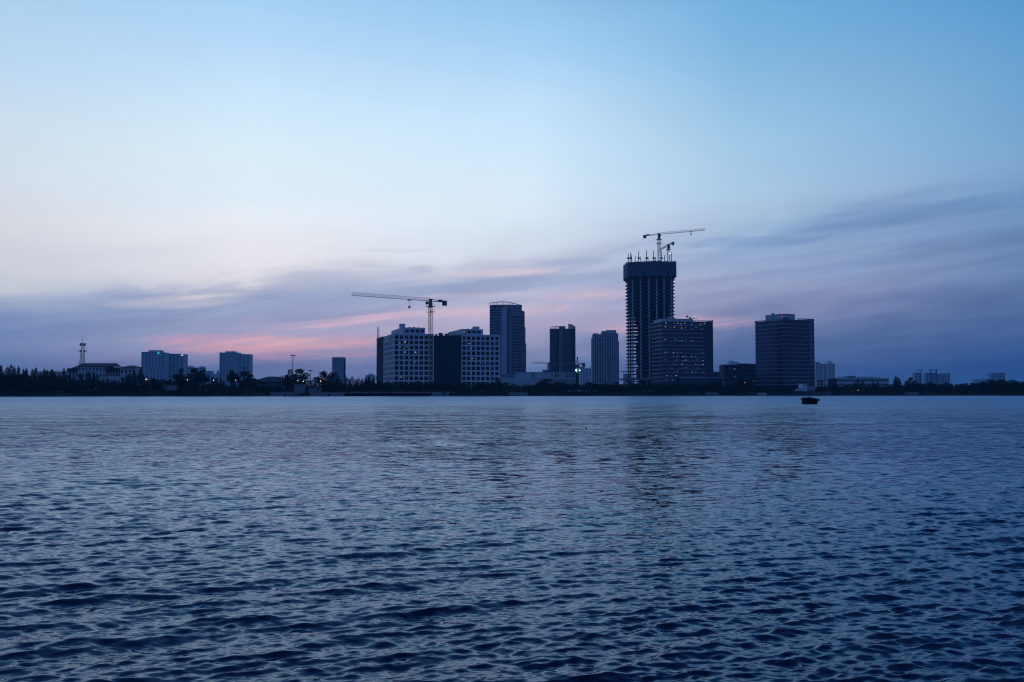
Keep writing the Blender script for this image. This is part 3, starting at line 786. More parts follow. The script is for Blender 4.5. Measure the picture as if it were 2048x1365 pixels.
# ------------------------------------------------------------------ dark twin-lobed tower
def dark_tower():
    F = Frame('dark_tower', 'dark twin-lobed tower with a curved lattice crown over one corner', 'building', 1100, 1250)
    r = F.root; s = 1250/FPX*CT; U = lambda px: (px - 1100)*s; z = F.Z
    zt = z(658)
    def lobe(p0, p1, bulge):
        return [(U(p0 + (p1 - p0)*k/8), 2 - bulge*math.sin(math.pi*(0.15 + 0.7*k/8))) for k in range(9)]
    L = lobe(1100, 1118, 4.5); Rr = lobe(1127, 1151, 5.5)
    MB().prism(L + [(U(1118), 26), (U(1100), 26)], 0, zt).build('wall', M_curtain, r)
    MB().prism(Rr + [(U(1151), 26), (U(1127), 26)], 0, zt).build('wall', M_curtain, r)
    MB().prism([(U(1118.05), -1.2), (U(1126.95), -1.2), (U(1126.95), 24), (U(1118.05), 24)], 0, z(663)).build('central_strip', M_grey, r)
    for k in range(27):
        zz = 8 + k*(z(668) - 8)/27
        MB().box(U(1123.8), U(1125.2), -1.32, -1.16, zz, zz + 1.6).build('window', M_glass, r)
    for arc in (L, Rr):
        for k in range(0, 9):
            x, y = arc[k]
            MB().box(x - 0.16, x + 0.16, y - 0.32, y + 0.2, 0, zt).build('mullion', M_grey, r)
        for j in range(1, 26):
            mb = MB(); zz = zt*j/26
            for (a, b) in zip(arc[:-1], arc[1:]):
                mb.bar((a[0], a[1] - 0.12, zz), (b[0], b[1] - 0.12, zz), 0.22)
            mb.build('floor_band', M_grey, r)
    # roof frames
    def frame(arc, zt2s, step=1, rr=0.42):
        top = MB()
        for k in range(len(arc) - 1):
            top.bar((*arc[k], zt2s[k]), (*arc[k + 1], zt2s[k + 1]), rr)
        top.build('crown_rail', M_concd, r)
        for k in range(0, len(arc), step):
            MB().bar((*arc[k], zt), (*arc[k], zt2s[k]), rr*0.7).build('crown_post', M_concd, r)
    frame(L, [z(654.8 - 0.2*k) for k in range(9)], 1)
    MB().box(U(1119.5), U(1131.5), 4, 18, z(666), z(652.3)).build('lift_house', M_grey, r)
    MB().box(U(1126), U(1140), 9, 9.6, z(659.0), z(657.6)).build('roof_beam', M_grey, r)
    for px in (1132.5, 1135, 1137): MB().box(U(px), U(px) + 0.5, 9, 9.5, zt - 0.1, z(659)).build('roof_post', M_grey, r)
    crown = [(U(1137.5 + 13.2*k/16), 6 - 7*math.sin(math.pi*(0.1 + 0.45*k/16)) + (0 if k < 12 else (k - 12)*0.75)) for k in range(17)]
    frame(crown, [z(648 + 6.5*(k/16)**1.6) for k in range(17)], 1, 0.45)
    for j in range(1, 4):
        mb = MB()
        for k in range(16):
            za = zt + (z(648 + 6.5*(k/16)**1.6) - zt)*j/4; zb = zt + (z(648 + 6.5*((k + 1)/16)**1.6) - zt)*j/4
            mb.bar((*crown[k], za), (*crown[k + 1], zb), 0.3)
        mb.build('crown_rail', M_concd, r)
    # lower block on the left
    MB().box(U(1086), U(1099.8), 1, 24, 0, z(740)).build('annexe', M_grey, r)
    MB().box(U(1096), U(1099.8), 4, 20, z(740) + 0.01, z(725.5)).build('annexe', M_pale, r)
dark_tower()
def crane_b():
    Y = 1040.0
    b = at(1154.8, 780, Y); t = at(1154.8, 728.5, Y).z
    tip = Vector((atX(1065, 990), 990)); d = tip - Vector((b.x, Y)); hd = math.atan2(d.y, d.x)
    c = thing('tower_crane', 'hammerhead tower crane with green floodlights beside the dark twin-lobed tower', 'crane', (b.x, Y, GROUND), hd)
    H = t - GROUND
    mb = MB(); lattice(mb, (0, 0, 0), (0, 0, H - 4), 2.2, 2.2, 2.4, 0.15); mb.build('mast', M_yellow, c)
    MB().box(-1.3, 1.3, -1.3, 1.3, 0.5, H - 9).build('mast_net', M_net, c)
    MB().box(-1.6, 1.6, -1.6, 1.6, H - 4, H - 1).build('slewing_unit', M_steel, c)
    za = at(1154.8, 716, Y).z - GROUND
    mb = MB()
    for sx in (-1, 1):
        for sy in (-1, 1): mb.bar((sx, sy, H - 1), (sx*0.2, sy*0.2, za), 0.2)
    for k in range(1, 5):
        q = 1 - k/5.5; zz = H - 1 + (za - H + 1)*k/5
        mb.bar((-q, -q, zz), (q, q, zz), 0.1); mb.bar((-q, q, zz), (q, -q, zz), 0.1)
    mb.box(-0.5, 0.5, -0.5, 0.5, za, za + 0.9); mb.build('apex', M_steel, c)
    mb = MB(); lattice(mb, (1.5, 0, H - 0.6), (d.length, 0, H - 0.6), 1.4, 1.6, 2.2, 0.14, tri=True); mb.build('jib', M_yellow, c)
    cj = 11.5
    mb = MB().box(-cj, -1.5, -0.8, 0.8, H - 0.5, H); lattice(mb, (-1.5, 0, H + 0.6), (-cj, 0, H + 0.6), 1.4, 1.2, 1.5, 0.1); mb.build('counter_jib', M_steel, c)
    MB().box(-cj - 0.3, -cj + 2.4, -1.0, 1.0, H - 2.6, H + 1.2).build('counterweight', M_concd, c)
    mb = MB()
    mb.bar((0, 0, za), (-cj + 1, 0, H + 1.2), 0.07); mb.bar((0, 0, za), (d.length*0.55, 0, H + 1.0), 0.07); mb.build('tie_cable', M_steel, c)
    MB().box(1.2, 2.8, -2.6, -1.2, H - 3.4, H - 1.2).build('cab', M_greyst, c)
    zl = at(1154, 741.3, Y).z - GROUND
    for k, px in enumerate((1152.2, 1159.3)):
        o = (px - 1154.8)*Y/FPX
        p = Vector((o*math.cos(-hd) - (-2.2)*math.sin(-hd), o*math.sin(-hd) + (-2.2)*math.cos(-hd)))
        arm = MB().bar((0, 0, zl), (p.x, p.y, zl), 0.12).build('lamp_arm', M_steel, c)
        MB().ball((p.x, p.y, zl), 0.75 if k == 0 else 0.55).build('flood_lamp', M_flood, arm)
crane_b()

# ------------------------------------------------------------------ stepped apartment tower
def stepped_tower():
    F = Frame('apartment_tower', 'stepped pale apartment tower with narrow window columns and set-back top', 'building', 1185, 1400)
    r = F.root; s = 1400/FPX*CT; U = lambda px: (px - 1185)*s; z = F.Z
    def mass(p0, p1, v0, v1, ytop, cols, base=0.0, m=M_pale, ww=None):
        zt = z(ytop); a, b = U(p0), U(p1)
        MB().box(a + 0.52, b - 0.52, v0 + 0.5, v1, base, zt - 0.2).build('core', M_dark, r)
        fh = 3.35; nrow = int((zt - base)/fh)
        if nrow >= 1:
            fh = (zt - base)/nrow
            grid_wall(r, (a, v0), (b, v0), base, cols, nrow, fh, ww or (b - a)/cols*0.5, fh*0.7, fh*0.15, zt, m, M_glass, t=0.45)
        MB().box(a, a + 0.5, v0 + 0.46, v1, base, zt).build('side_wall', m, r)
        MB().box(b - 0.5, b, v0 + 0.46, v1, base, zt).build('side_wall', m, r)
        MB().box(a + 0.53, b - 0.53, v0 + 0.5, v1, zt - 0.18, zt - 0.02).build('roof_slab', M_conc, r)
        return zt
    z1 = mass(1185, 1203.4, 4, 24, 675.5, 4)
    mass(1187, 1203.2, 5, 22, 668.5, 4, z1 + 0.01)
    MB().box(U(1188.5), U(1198), 8, 18, z(668.5), z(666.4)).build('roof_house', M_pale, r)
    z2 = mass(1203.5, 1219, 0, 24, 671, 3)
    mass(1204.5, 1219, 1, 22, 665.5, 3, z2 + 0.01)
    z3 = mass(1219.1, 1236.5, -2, 24, 666.8, 4)
    MB().box(U(1205.5), U(1214), 5, 18, z(665.4), z(662)).build('roof_house', M_pale, r)
    MB().box(U(1214.1), U(1233.5), 3, 18, z(666.6), z(660.3)).build('roof_house', M_pale, r)
    mass(1236.6, 1238.8, 3, 22, 682.5, 1)
    MB().box(U(1203.5), U(1219), -0.25, 0.0, z(684.5), z(683.6)).build('cornice', M_pale, r)
    MB().box(U(1185), U(1203.4), 3.75, 4.0, z(690.5), z(689.6)).build('cornice', M_pale, r)
    MB().box(U(1219.1), U(1236.5), -2.25, -2.0, z(683.5), z(682.6)).build('cornice', M_pale, r)
stepped_tower()

# ------------------------------------------------------------------ tall tower under construction
def skeleton_tower():
    F = Frame('skeleton_tower', 'tall unfinished concrete tower of open floors with a wide screened top', 'building', 1306, 1150)
    r = F.root; s = 1150/FPX*CT; U = lambda px: (px - 1300)*s; z = F.Z
    poly = [(U(1255.6), 17), (U(1258.8), 9), (U(1308), -2), (U(1342.5), 3), (U(1347), 11), (U(1347), 40), (U(1340), 49), (U(1262), 51), (U(1255.6), 43)]
    zt = z(551); z0 = 7.0
    n = 31; fh = (zt - z0)/n
    outer = inset(poly, -1.2)
    for k in range(n + 1):
        zz = z0 + k*fh
        sl = MB().prism(poly, zz - 0.75, zz, outer).build('floor_slab', M_slab, r)
    front = [(1262.5, 10.2), (1277.8, 6.6), (1294.0, 2.9), (1308.5, -0.4), (1324.0, 1.9), (1339.5, 4.4)]
    for px, v in front:
        MB().box(U(px) - 0.75, U(px) + 0.75, v - 0.75, v + 0.75, 0, zt).build('column', M_white, r)
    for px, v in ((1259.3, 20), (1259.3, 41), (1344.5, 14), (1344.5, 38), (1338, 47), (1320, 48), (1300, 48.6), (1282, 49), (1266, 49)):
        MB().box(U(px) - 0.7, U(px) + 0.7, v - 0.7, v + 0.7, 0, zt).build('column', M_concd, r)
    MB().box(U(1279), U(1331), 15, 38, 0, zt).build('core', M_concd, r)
    for k in range(n):
        zz = z0 + k*fh
        if random.random() < 0.8: MB().box(U(1271), U(1279) - 0.05, 20, 20.3, zz + 0.02, zz + fh*random.uniform(0.5, 0.9)).build('partition', M_concd, r)
        if random.random() < 0.8: MB().box(U(1331) + 0.05, U(1337), 19, 19.3, zz + 0.02, zz + fh*random.uniform(0.4, 0.9)).build('partition', M_concd, r)
    # climbing screens
    zs0, zs1 = z(553), z(523.5)
    sp = [(U(1250.5), 16), (U(1252), 6), (U(1300), -6), (U(1349), 0.5), (U(1351), 10), (U(1351), 42), (U(1343), 54), (U(1256), 55), (U(1250.5), 45)]
    m = len(sp)
    for i in range(m):
        a, b = Vector(sp[i]), Vector(sp[(i + 1) % m]); Ld = (b - a).length; e = (b - a)/Ld; nn = Vector((e.y, -e.x))
        cnt = max(1, int(round(Ld/3.4)))
        for k in range(cnt):
            top = zs1 + random.uniform(-0.3, 0.3); half = (zs0 + zs1)/2
            for q, (za, zb) in enumerate(((zs0 + random.uniform(-0.4, 0.2), half - 0.05), (half + 0.05, top))):
                MB().obox(a, e, nn, Ld*k/cnt + 0.06, Ld*(k + 1)/cnt - 0.06, 0.05*q, 0.05*q + 0.2, za, zb).build('screen_panel', M_screen, r)
    rail = MB()
    for i in range(m):
        a, b = sp[i], sp[(i + 1) % m]
        rail.bar((a[0], a[1] + 0.6, zs1 + 1.0), (b[0], b[1] + 0.6, zs1 + 1.0), 0.08)
        for k in range(8):
            x, y = a[0] + (b[0]-a[0])*k/8, a[1] + (b[1]-a[1])*k/8 + 0.6
            rail.bar((x, y, zs1 - 0.6), (x, y, zs1 + 1.0), 0.07)
    rail.build('guard_rail', M_greyst, r)
    MB().prism(inset(sp, 3.0), zs1 - 5.0, zs1 - 4.4).build('floor_slab', M_conc, r)
    MB().prism(inset(sp, 3.0), zs1 - 1.2, zs1 - 0.8).build('floor_slab', M_conc, r)
    for x, y in ((490, 1040), (1045, 1030)):
        px, py = 1240 + x/11.38, 455 + y/11.38
        v = -6.4 + abs(px - 1300)*0.13
        MB().box(U(px) - 1.1, U(px) + 1.1, v - 0.3, v + 0.6, z(py) - 1.3, z(py) + 1.0).build('screen_hatch', M_dark, r)
    # steel columns standing above the top deck
    for x, y, tall in ((190, 600, 1), (245, 570, 1), (267, 628, 0), (347, 655, 0), (427, 548, 1), (474, 665, 0), (608, 533, 1), (643, 672, 0), (768, 533, 1),
                 (813, 682, 0), (948, 538, 1), (1020, 635, 0), (1177, 570, 0)):
        px, py = 1240 + x/11.38, 455 + y/11.38
        v = 8.0 if tall else 34.0
        zz = at(1024, py, 1150 + v).z - GROUND
        zl = at(1024, 516.5, 1150 + v).z - GROUND
        pole = MB().bar((U(px)*(1150 + v)/1150 + atX(1300, v) - 2.6, v, zs1 - 4.4), (U(px)*(1150 + v)/1150 + atX(1300, v) - 2.6, v, zz), 0.42, 8).build('steel_column', M_concd, r)
        if tall:
            x0 = U(px)*(1150 + v)/1150 + atX(1300, v) - 2.6
            MB().prism([(x0 - 1.5, v - 1.5), (x0 + 1.5, v - 1.5), (x0 + 1.5, v + 1.5), (x0 - 1.5, v + 1.5)], zl - 0.9, zl + 0.9,
                       [(x0 - 0.9, v - 0.9), (x0 + 0.9, v - 0.9), (x0 + 0.9, v + 0.9), (x0 - 0.9, v + 0.9)]).build('bracket', M_concd, pole)
    # podium
    MB().box(U(1236), U(1325), -20, 40, z(760.5), z(757.5)).build('podium_deck', M_conc, r)
    for px in (1240, 1252, 1266, 1282, 1295, 1310, 1322):
        MB().box(U(px), U(px) + 1.2, -19.5, -18.3, 0, z(760.5)).build('podium_column', M_conc, r)
    MB().box(U(1255), U(1345), 5, 40, 0, 6.2).build('podium_wall', M_concd, r)
skeleton_tower()
def cranes_on_tower():
    Y = 1172.0
    b = at(1318.7, 560, Y); top = at(1318.7, 469.5, Y).z
    tip = Vector((atX(1413, 1140), 1140)); d = tip - Vector((b.x, Y))
    flat_top_crane('flat-top tower crane with a red counterweight on top of the unfinished tower', (b.x, Y, at(1318, 560, Y).z), top, math.atan2(d.y, d.x), d.length, 20.5,
                   2.8, mast_m=M_steel, jib_m=M_steel, weight_m=M_red, hook_at=d.length*0.70, drop=2.2, collars=(at(1318, 480, Y).z, at(1318, 488.5, Y).z), r=0.17)
    Y = 1168.0
    b = at(1337.3, 560, Y); top = at(1337.3, 491.5, Y).z
    tip = Vector((atX(1320.5, 1212), 1212)); d = tip - Vector((b.x, Y))
    flat_top_crane('shorter tower crane with its jib turned away, on top of the unfinished tower', (b.x, Y, at(1337, 560, Y).z), top, math.atan2(d.y, d.x), d.length, 24.0,
                   2.6, mast_m=M_steel, jib_m=M_steel, lamp=at(1337, 508, Y).z, collars=(at(1337, 500.5, Y).z,), r=0.18, tint_lamp=M_flood)
cranes_on_tower()
def canopy_hall():
    F = Frame('canopy_hall', 'small pale hall with a flaring slanted roof left of the unfinished tower', 'building', 1245, 1420)
    r = F.root; s = 1420/FPX*CT; U = lambda px: (px - 1245)*s; z = F.Z
    MB().box(U(1248.5), U(1262), 0, 14, 0, z(748)).build('wall', M_pale, r)
    MB().prism([(U(1243.5), -2), (U(1264), -2), (U(1264), 16), (U(1243.5), 16)], z(744.4), [z(742.6), z(744.2), z(744.2), z(742.6)]).build('roof', M_pale, r)
    for px in (1246, 1250, 1256):
        MB().bar((U(px + 4), 0, z(756)), (U(px), 0, z(744.5)), 0.25).build('strut', M_pale, r)
canopy_hall()

# ------------------------------------------------------------------ banded glass blocks
def glass_block(F, foot, ztop, n, z0=5.0, crown=None):
    r = F.root
    fh = (ztop - z0)/n
    inner = inset(foot, 0.35)
    MB().prism(inner, 0, z0).build('plinth', M_curtain, r)
    for k in range(n):
        zz = z0 + k*fh
        MB().prism(inner, zz + 0.62, zz + fh - 0.001).build('glass_storey', M_curtain, r)
        MB().prism(foot, zz, zz + 0.6).build('floor_band', M_band, r)
    mull = MB()
    m = len(foot)
    for i in range(m):
        a, b = Vector(inner[i]), Vector(inner[(i + 1) % m]); L = (b - a).length
        c = int(L/1.6)
        for k in range(1, c):
            p = a + (b - a)*k/c
            mull.bar((p.x, p.y, 0), (p.x, p.y, ztop), 0.06)
    mull.build('mullions', M_greyst, r, kind='stuff')
    MB().prism(foot, ztop, ztop + 0.5).build('parapet', M_band, r)
    return fh
def lit_block():
    F = Frame('glass_office', 'banded glass office block with scattered lit ceiling lights and a gondola arm on its roof', 'building', 1326, 1000, R(10))
    r = F.root
    v = F.V(1302); u = F.U(1428)
    foot = [(0, 1.6), (0.5, 0.5), (1.6, 0), (u, 0), (u, v), (0, v)]
    zt = F.Z(643.5)
    n = 15
    glass_block(F, foot, zt, n, z0=F.Z(763))
    # parapet screen and raised roof box
    a, b = F.U(1330), F.U(1391)
    MB().box(a, b, 5, v - 4, zt + 0.51, F.Z(636.5)).build('roof_house', M_pale, r)
    MB().box(b - 2, u - 0.5, 0.3, 0.7, F.Z(641.0), F.Z(640.2)).build('roof_rail', M_band, r)
    for k in range(16):
        x = b - 1.8 + (u - b + 1.2)*k/15
        MB().box(x, x + 0.3, 0.35, 0.65, zt + 0.5, F.Z(641.0)).build('rail_post', M_band, r)
    MB().box(u - 0.5, u, 0, v, zt + 0.52, F.Z(639.5)).build('end_fin', M_grey, r)
    MB().box(u - 9, u - 0.6, -0.12, -0.02, 8, zt - 0.2).build('end_panel', M_curtain, r)
    # gondola
    g0 = F.U(1378.5)
    zz = F.Z(636.5)
    g = MB().box(g0, g0 + 1.8, 6, 8, zz + 1.4, zz + 3.2).build('gondola_arm', M_greyst, r)
    MB().box(g0 + 3.2, g0 + 5.0, 6.2, 7.8, zz, zz + 1.6).build('gondola_base', M_greyst, g)
    MB().bar((g0 + 1, 7, zz + 1.9), (g0 + 12.0, 7, zz - 0.1), 0.30).build('gondola_boom', M_greyst, g)
    MB().bar((g0 + 11.6, 7, zz - 0.4), (g0 + 12.9, 7, zz + 1.5), 0.16).build('gondola_hook', M_greyst, g)
    me = [MB().box(-w, w, -0.03, 0.03, -0.14, 0.14).mesh('ceiling_light', mm) for w, mm in ((0.55, M_office), (0.38, M_office2), (0.25, M_office2))]
    spots = [(513,460,0),(553,452,0),(648,462,2),(692,455,0),(733,465,0),(776,455,0),(856,466,0),(962,467,0),(1010,460,0),(545,498,0),(447,519,2),(604,511,2),(652,502,0),
             (739,513,0),(790,503,2),(853,514,1),(908,507,1),(978,519,1),(1033,508,0),(543,650,0),(661,650,1),(702,661,2),(736,660,0),(780,653,2),(855,661,0),(1036,656,1),
             (544,799,0),(637,804,0),(680,799,1),(736,805,2),(984,809,0),(1033,804,0),(641,851,1),(688,846,2),(752,852,0),(783,847,1),(854,852,0),(898,847,1),(1034,851,0),
             (507,893,1),(546,888,2),(668,892,1),(753,899,1),(785,893,0),(876,899,2),(924,893,1),(987,899,0),(1034,895,0),(507,941,1),(632,940,2),(668,941,2),(738,943,0),(899,940,1),
             (940,947,2),(988,946,0),(1036,941,0),(459,946,2),(619,988,1),(744,988,2),(785,986,1),(924,988,1),(1035,988,1),(644,1035,2),(683,1029,1),(787,1032,2),(856,1036,0),
             (902,1034,2),(986,1035,1),(558,1077,0),(616,1080,2),(667,1077,0),(548,1126,1),(623,1127,1)]
    for x, y, k in spots:
        px, py = 1240 + x/5.93, 570 + y/5.93
        uu = F.U(px)
        if uu > 1.8: place('ceiling_light', me[k], r, (uu, 0.28, F.Z(py, uu)))
    # low wing to the right
    MB().box(u + 0.05, F.U(1441.5), 2, 30, 0, F.Z(745)).build('low_wing', M_curtain, r)
    MB().box(u + 0.05, F.U(1441.8), 1.8, 30, F.Z(745) + 0.01, F.Z(743.2)).build('wing_band', M_band, r)
    MB().box(F.U(1356), F.U(1441), -6, -0.4, F.Z(756.5), F.Z(755)).build('canopy', M_band, r)
    MB().box(F.U(1356), F.U(1441), -5.8, -0.4, 0, F.Z(756.6)).build('entrance_hall', M_curtain, r)
lit_block()
def corner_block():
    F = Frame('glass_tower', 'dark banded glass tower with a pale roof house and red warning lamps', 'building', 1568, 1000, R(24))
    r = F.root
    v = F.V(1511); u = F.U(1631)
    foot = [(0, 1.2), (0.35, 0.35), (1.2, 0), (u, 0), (u, v), (0, v)]
    zt = F.Z(640)
    glass_block(F, foot, zt, 16, z0=F.Z(770.5))
    a = 5.0
    ub = F.U(1592, 4)
    MB().box(1.8, ub, 4, v*0.66, zt + 0.51, F.Z(627)).build('roof_house', M_pale, r)
    MB().box(1.5, ub*0.62, 3.4, 3.9, zt + 0.51, F.Z(636)).build('plant_screen', M_dark, r)
    MB().box(2.5, 4.0, v*0.42, v*0.42 + 1.8, F.Z(627) + 0.01, F.Z(624)).build('roof_unit', M_dark, r)
    # open parapet frames
    zr = F.Z(636)
    for k in range(22):
        x = ub + (u - ub - 0.4)*k/21
        MB().box(x, x + 0.3, 0.1, 0.4, zt + 0.5, zr - 0.4).build('rail_post', M_band, r)
    MB().box(ub - 1, u, 0.05, 0.45, zr - 0.4, zr).build('roof_rail', M_band, r)
    for k in range(18):
        y = 4 + (v - 8)*k/17
        MB().box(0.1, 0.4, y, y + 0.3, zt + 0.5, zr - 0.9).build('rail_post', M_band, r)
    MB().box(0.05, 0.45, 3.5, v - 3, zr - 0.9, zr - 0.5).build('roof_rail', M_band, r)
    MB().box(u - 1.0, u + 0.05, 0.5, v, zt + 0.52, zr + 0.2).build('end_fin', M_curtain, r)
    MB().box(0.02, 1.5, v - 3.0, v - 0.1, zt + 0.52, zr - 0.4).build('end_fin', M_curtain, r)
    # corner bays with smaller panes
    for k in range(11):
        zz = F.Z(770.5) + (zt - F.Z(770.5))/16*(5 + k)
        for q in range(4):
            MB().box(u - 7.6 + q*1.8, u - 6.4 + q*1.8, 0.22, 0.30, zz + 1.2, zz + 2.9).build('window', M_band if q % 3 else M_greyst, r)
    for (x, y, z_) in ((ub - 0.4, 4.2, F.Z(627) + 0.2), (2.2, 4.2, F.Z(627) + 0.2), (1.2, 2.6, F.Z(634)), (u - 0.5, 0.3, zr + 0.3), (0.4, v - 0.5, zr - 0.2)):
        MB().ball((x, y, z_), 0.32, 6, 4).build('warning_lamp', M_redl, r)
corner_block()
def dark_block():
    F = Frame('dark_block', 'low dark block with a flat roof wedged beside the dark glass tower', 'building', 1449, 1060)
    r = F.root; s = 1060/FPX*CT; U = lambda px: (px - 1449)*s; z = F.Z
    zt = z(730)
    MB().box(0.4, U(1513), 0.45, 26, 0, zt - 0.3).build('core', M_dark, r)
    grid_wall(r, (0, 0), (U(1483), 0), 0.5, 8, 6, (zt - 0.5)/6, 1.5, 1.9, 0.9, zt, M_darkw, M_glass, t=0.4)
    grid_wall(r, (U(1483) + 0.02, 0), (U(1513), 0), 0.5, 7, 6, (zt + 0.3)/6, 1.5, 1.9, 0.9, zt + 1.0, M_darkw, M_glass, t=0.4)
    MB().box(U(1481), U(1500), 4, 18, zt, z(727.2)).build('roof_house', M_darkw, r)
    MB().box(0.4, 0.0, 0.45, 26, 0, zt).build('side_wall', M_darkw, r)
    MB().box(U(1469.3), U(1470.2), -0.05, 0.02, z(739), z(738)).build('lamp', M_office, r)
    MB().box(U(1469.8), U(1470.5), -0.05, 0.02, z(754.6), z(753.8)).build('lamp', M_office, r)
dark_block()

# ------------------------------------------------------------------ far apartment blocks
def slab_tower(name, label, Y, masses, group=None, m=M_pale, fh=3.4, bay=4.0, extra=None):
    """masses: (px0, px1, ytop, v0, v1); a plain window grid on every front."""
    px0 = masses[0][0]
    F = Frame(name, label, 'building', px0, Y, 0.0, group)
    r = F.root; s = Y/FPX*CT; U = lambda px: (px - px0)*s
    for (a, b, yt, v0, v1, grid) in masses:
        zt = F.Z(yt, 0, v0); x0, x1 = U(a), U(b)
        if not grid:
            MB().box(x0, x1, v0, v1, 0, zt).build('wall', m, r); continue
        nrow = max(1, int(zt/fh)); ncol = max(1, int((x1 - x0)/bay))
        while nrow*ncol > 260: nrow = int(nrow*0.8); ncol = max(1, int(ncol*0.85))
        f = zt/nrow; bw = (x1 - x0)/ncol
        MB().box(x0 + 0.62, x1 - 0.62, v0 + 0.55, v1, 0, zt - 0.3).build('core', M_dark, r)
        grid_wall(r, (x0, v0), (x1, v0), 0, ncol, nrow, f, bw*0.55, f*0.5, f*0.3, zt, m, M_glass, t=0.5)
        MB().box(x0, x0 + 0.6, v0 + 0.51, v1, 0, zt).build('side_wall', m, r)
        MB().box(x1 - 0.6, x1, v0 + 0.51, v1, 0, zt).build('side_wall', m, r)
        MB().box(x0 + 0.61, x1 - 0.61, v0 + 0.51, v1, zt - 0.28, zt - 0.02).build('roof_slab', m, r)
    if extra: extra(F, U)
    return F
def sign_a(F, U):
    v = -0.2
    MB().box(U(313.2), U(315.2), v - 0.1, v, F.Z(705.6), F.Z(704.6)).build('sign_light', M_signb, F.root)
    MB().box(U(315.3), U(317.2), v - 0.1, v, F.Z(706.2), F.Z(704.2)).build('sign_light', M_signg, F.root)
    MB().box(U(313.2), U(317.4), v - 0.1, v, F.Z(709), F.Z(706.9)).build('sign_light', M_signb, F.root)
slab_tower('far_office_tower', 'hazy office tower with a small green and blue lit sign, behind dark trees', 3000,
           [(281.5, 320, 704.2, 0, 40, True), (293.5, 319, 701, 8, 30, False), (320.1, 329, 705.5, 2, 40, True), (293, 329, 737, -12, -1, True)], m=M_pale, fh=7.0, bay=9.0, extra=sign_a)
slab_tower('far_office_slab', 'hazy office slab with a small white lit sign at its top corner', 3050,
           [(329.3, 358, 708, 0, 40, True), (358.1, 366.3, 708.5, 1, 40, True)], m=M_pale, fh=7.0, bay=9.0,
           extra=lambda F, U: MB().box(U(361), U(365), 0.8, 0.95, F.Z(712), F.Z(709.6)).build('sign_light', M_signw, F.root))
slab_tower('far_office_tower', 'pair of joined hazy office slabs with a raised middle, above a dark tree crown', 3000,
           [(438, 475, 705.5, 0, 40, True), (448.5, 467, 703, 8, 30, False), (475.1, 498, 708.8, 5, 40, True)], m=M_pale, fh=7.0, bay=9.0)
slab_tower('slim_tower', 'slim hazy blue tower with a flared head standing alone', 2400,
           [(664, 687.2, 719.5, 0, 26, True), (664, 687.2, 714.8, -1.5, 27, False)], m=M_grey, fh=6.5, bay=6.0)
slab_tower('far_low_block', 'hazy low block with two roof houses, between the far office towers', 2900,
           [(371, 405, 735.5, 0, 30, True), (371, 383, 732.6, 4, 20, False), (397, 405, 733.4, 4, 20, False), (405.2, 421, 742, 2, 30, True), (421.2, 438, 748, 4, 30, False), (431, 438, 742, 8, 24, False)], m=M_pale, fh=7.0, bay=9.0)
slab_tower('far_block', 'faint low block touching the right side of the slim hazy tower', 3300, [(688, 690.5, 750, 0, 20, False)], m=M_pale)
slab_tower('far_block', 'very faint distant block with a raised middle, left of the white office block', 3300, [(731, 735, 750.5, 0, 20, False), (735.1, 747.5, 750, 0, 40, False), (736, 743.5, 747.6, 14, 30, False)], m=M_pale)
slab_tower('pale_apartment', 'taller pale hazy apartment block just right of the green floodlights', 2100, [(1160, 1170, 734, 0, 24, True), (1170.1, 1171.6, 738, 2, 24, False)], m=M_white, fh=4.4, bay=5.0)
slab_tower('pale_apartment', 'lower pale hazy apartment block against the left edge of the stepped tower', 2100, [(1172.2, 1183, 737, 0, 24, True), (1183.1, 1188, 732.5, 6, 30, False)], m=M_white, fh=4.4, bay=5.0)
slab_tower('pale_flats', 'pale stepped flats rising behind the dark low block', 1800,
           [(1446.5, 1462, 729, 0, 20, False), (1460, 1469.6, 722.4, 4, 18, False), (1470, 1480, 724.4, 4, 18, False)], m=M_white)
slab_tower('pale_flats', 'pale ribbed apartment slab right of the dark glass tower', 1650,
           [(1632, 1641, 724.6, 0, 24, True), (1641.1, 1654, 728, 2, 24, True), (1654.1, 1657.8, 727.4, 0, 24, False), (1657.9, 1671, 727.8, 1, 24, True), (1657.9, 1667, 722.9, 4, 20, False)], m=M_white, fh=3.6, bay=3.6)
slab_tower('far_tower_block', 'faint distant tower block beside a thin distant crane', 3600, [(1830, 1843, 746.2, 0, 24, True), (1832, 1838, 745.6, 4, 18, False)], m=M_pale, fh=8, bay=8)
slab_tower('far_tower_block', 'faint distant unfinished block left of the thick crane mast', 3600, [(1852.5, 1873.8, 746, 0, 24, True)], m=M_pale, fh=8, bay=8)
slab_tower('far_tower_block', 'faint distant stepped block right of the thick crane mast', 3600, [(1874.4, 1888, 748, 3, 24, True), (1888.1, 1901, 746.8, 0, 24, True)], m=M_pale, fh=8, bay=8)
slab_tower('far_tower_block', 'faint distant square block standing alone above the right-hand trees', 3400, [(1983, 2011, 746.2, 0, 30, True)], m=M_pale, fh=8, bay=8)
slab_tower('far_shed', 'faint long low shed left of the square distant block', 3400, [(1953.5, 1982.4, 759, 4, 30, False)], m=M_pale)
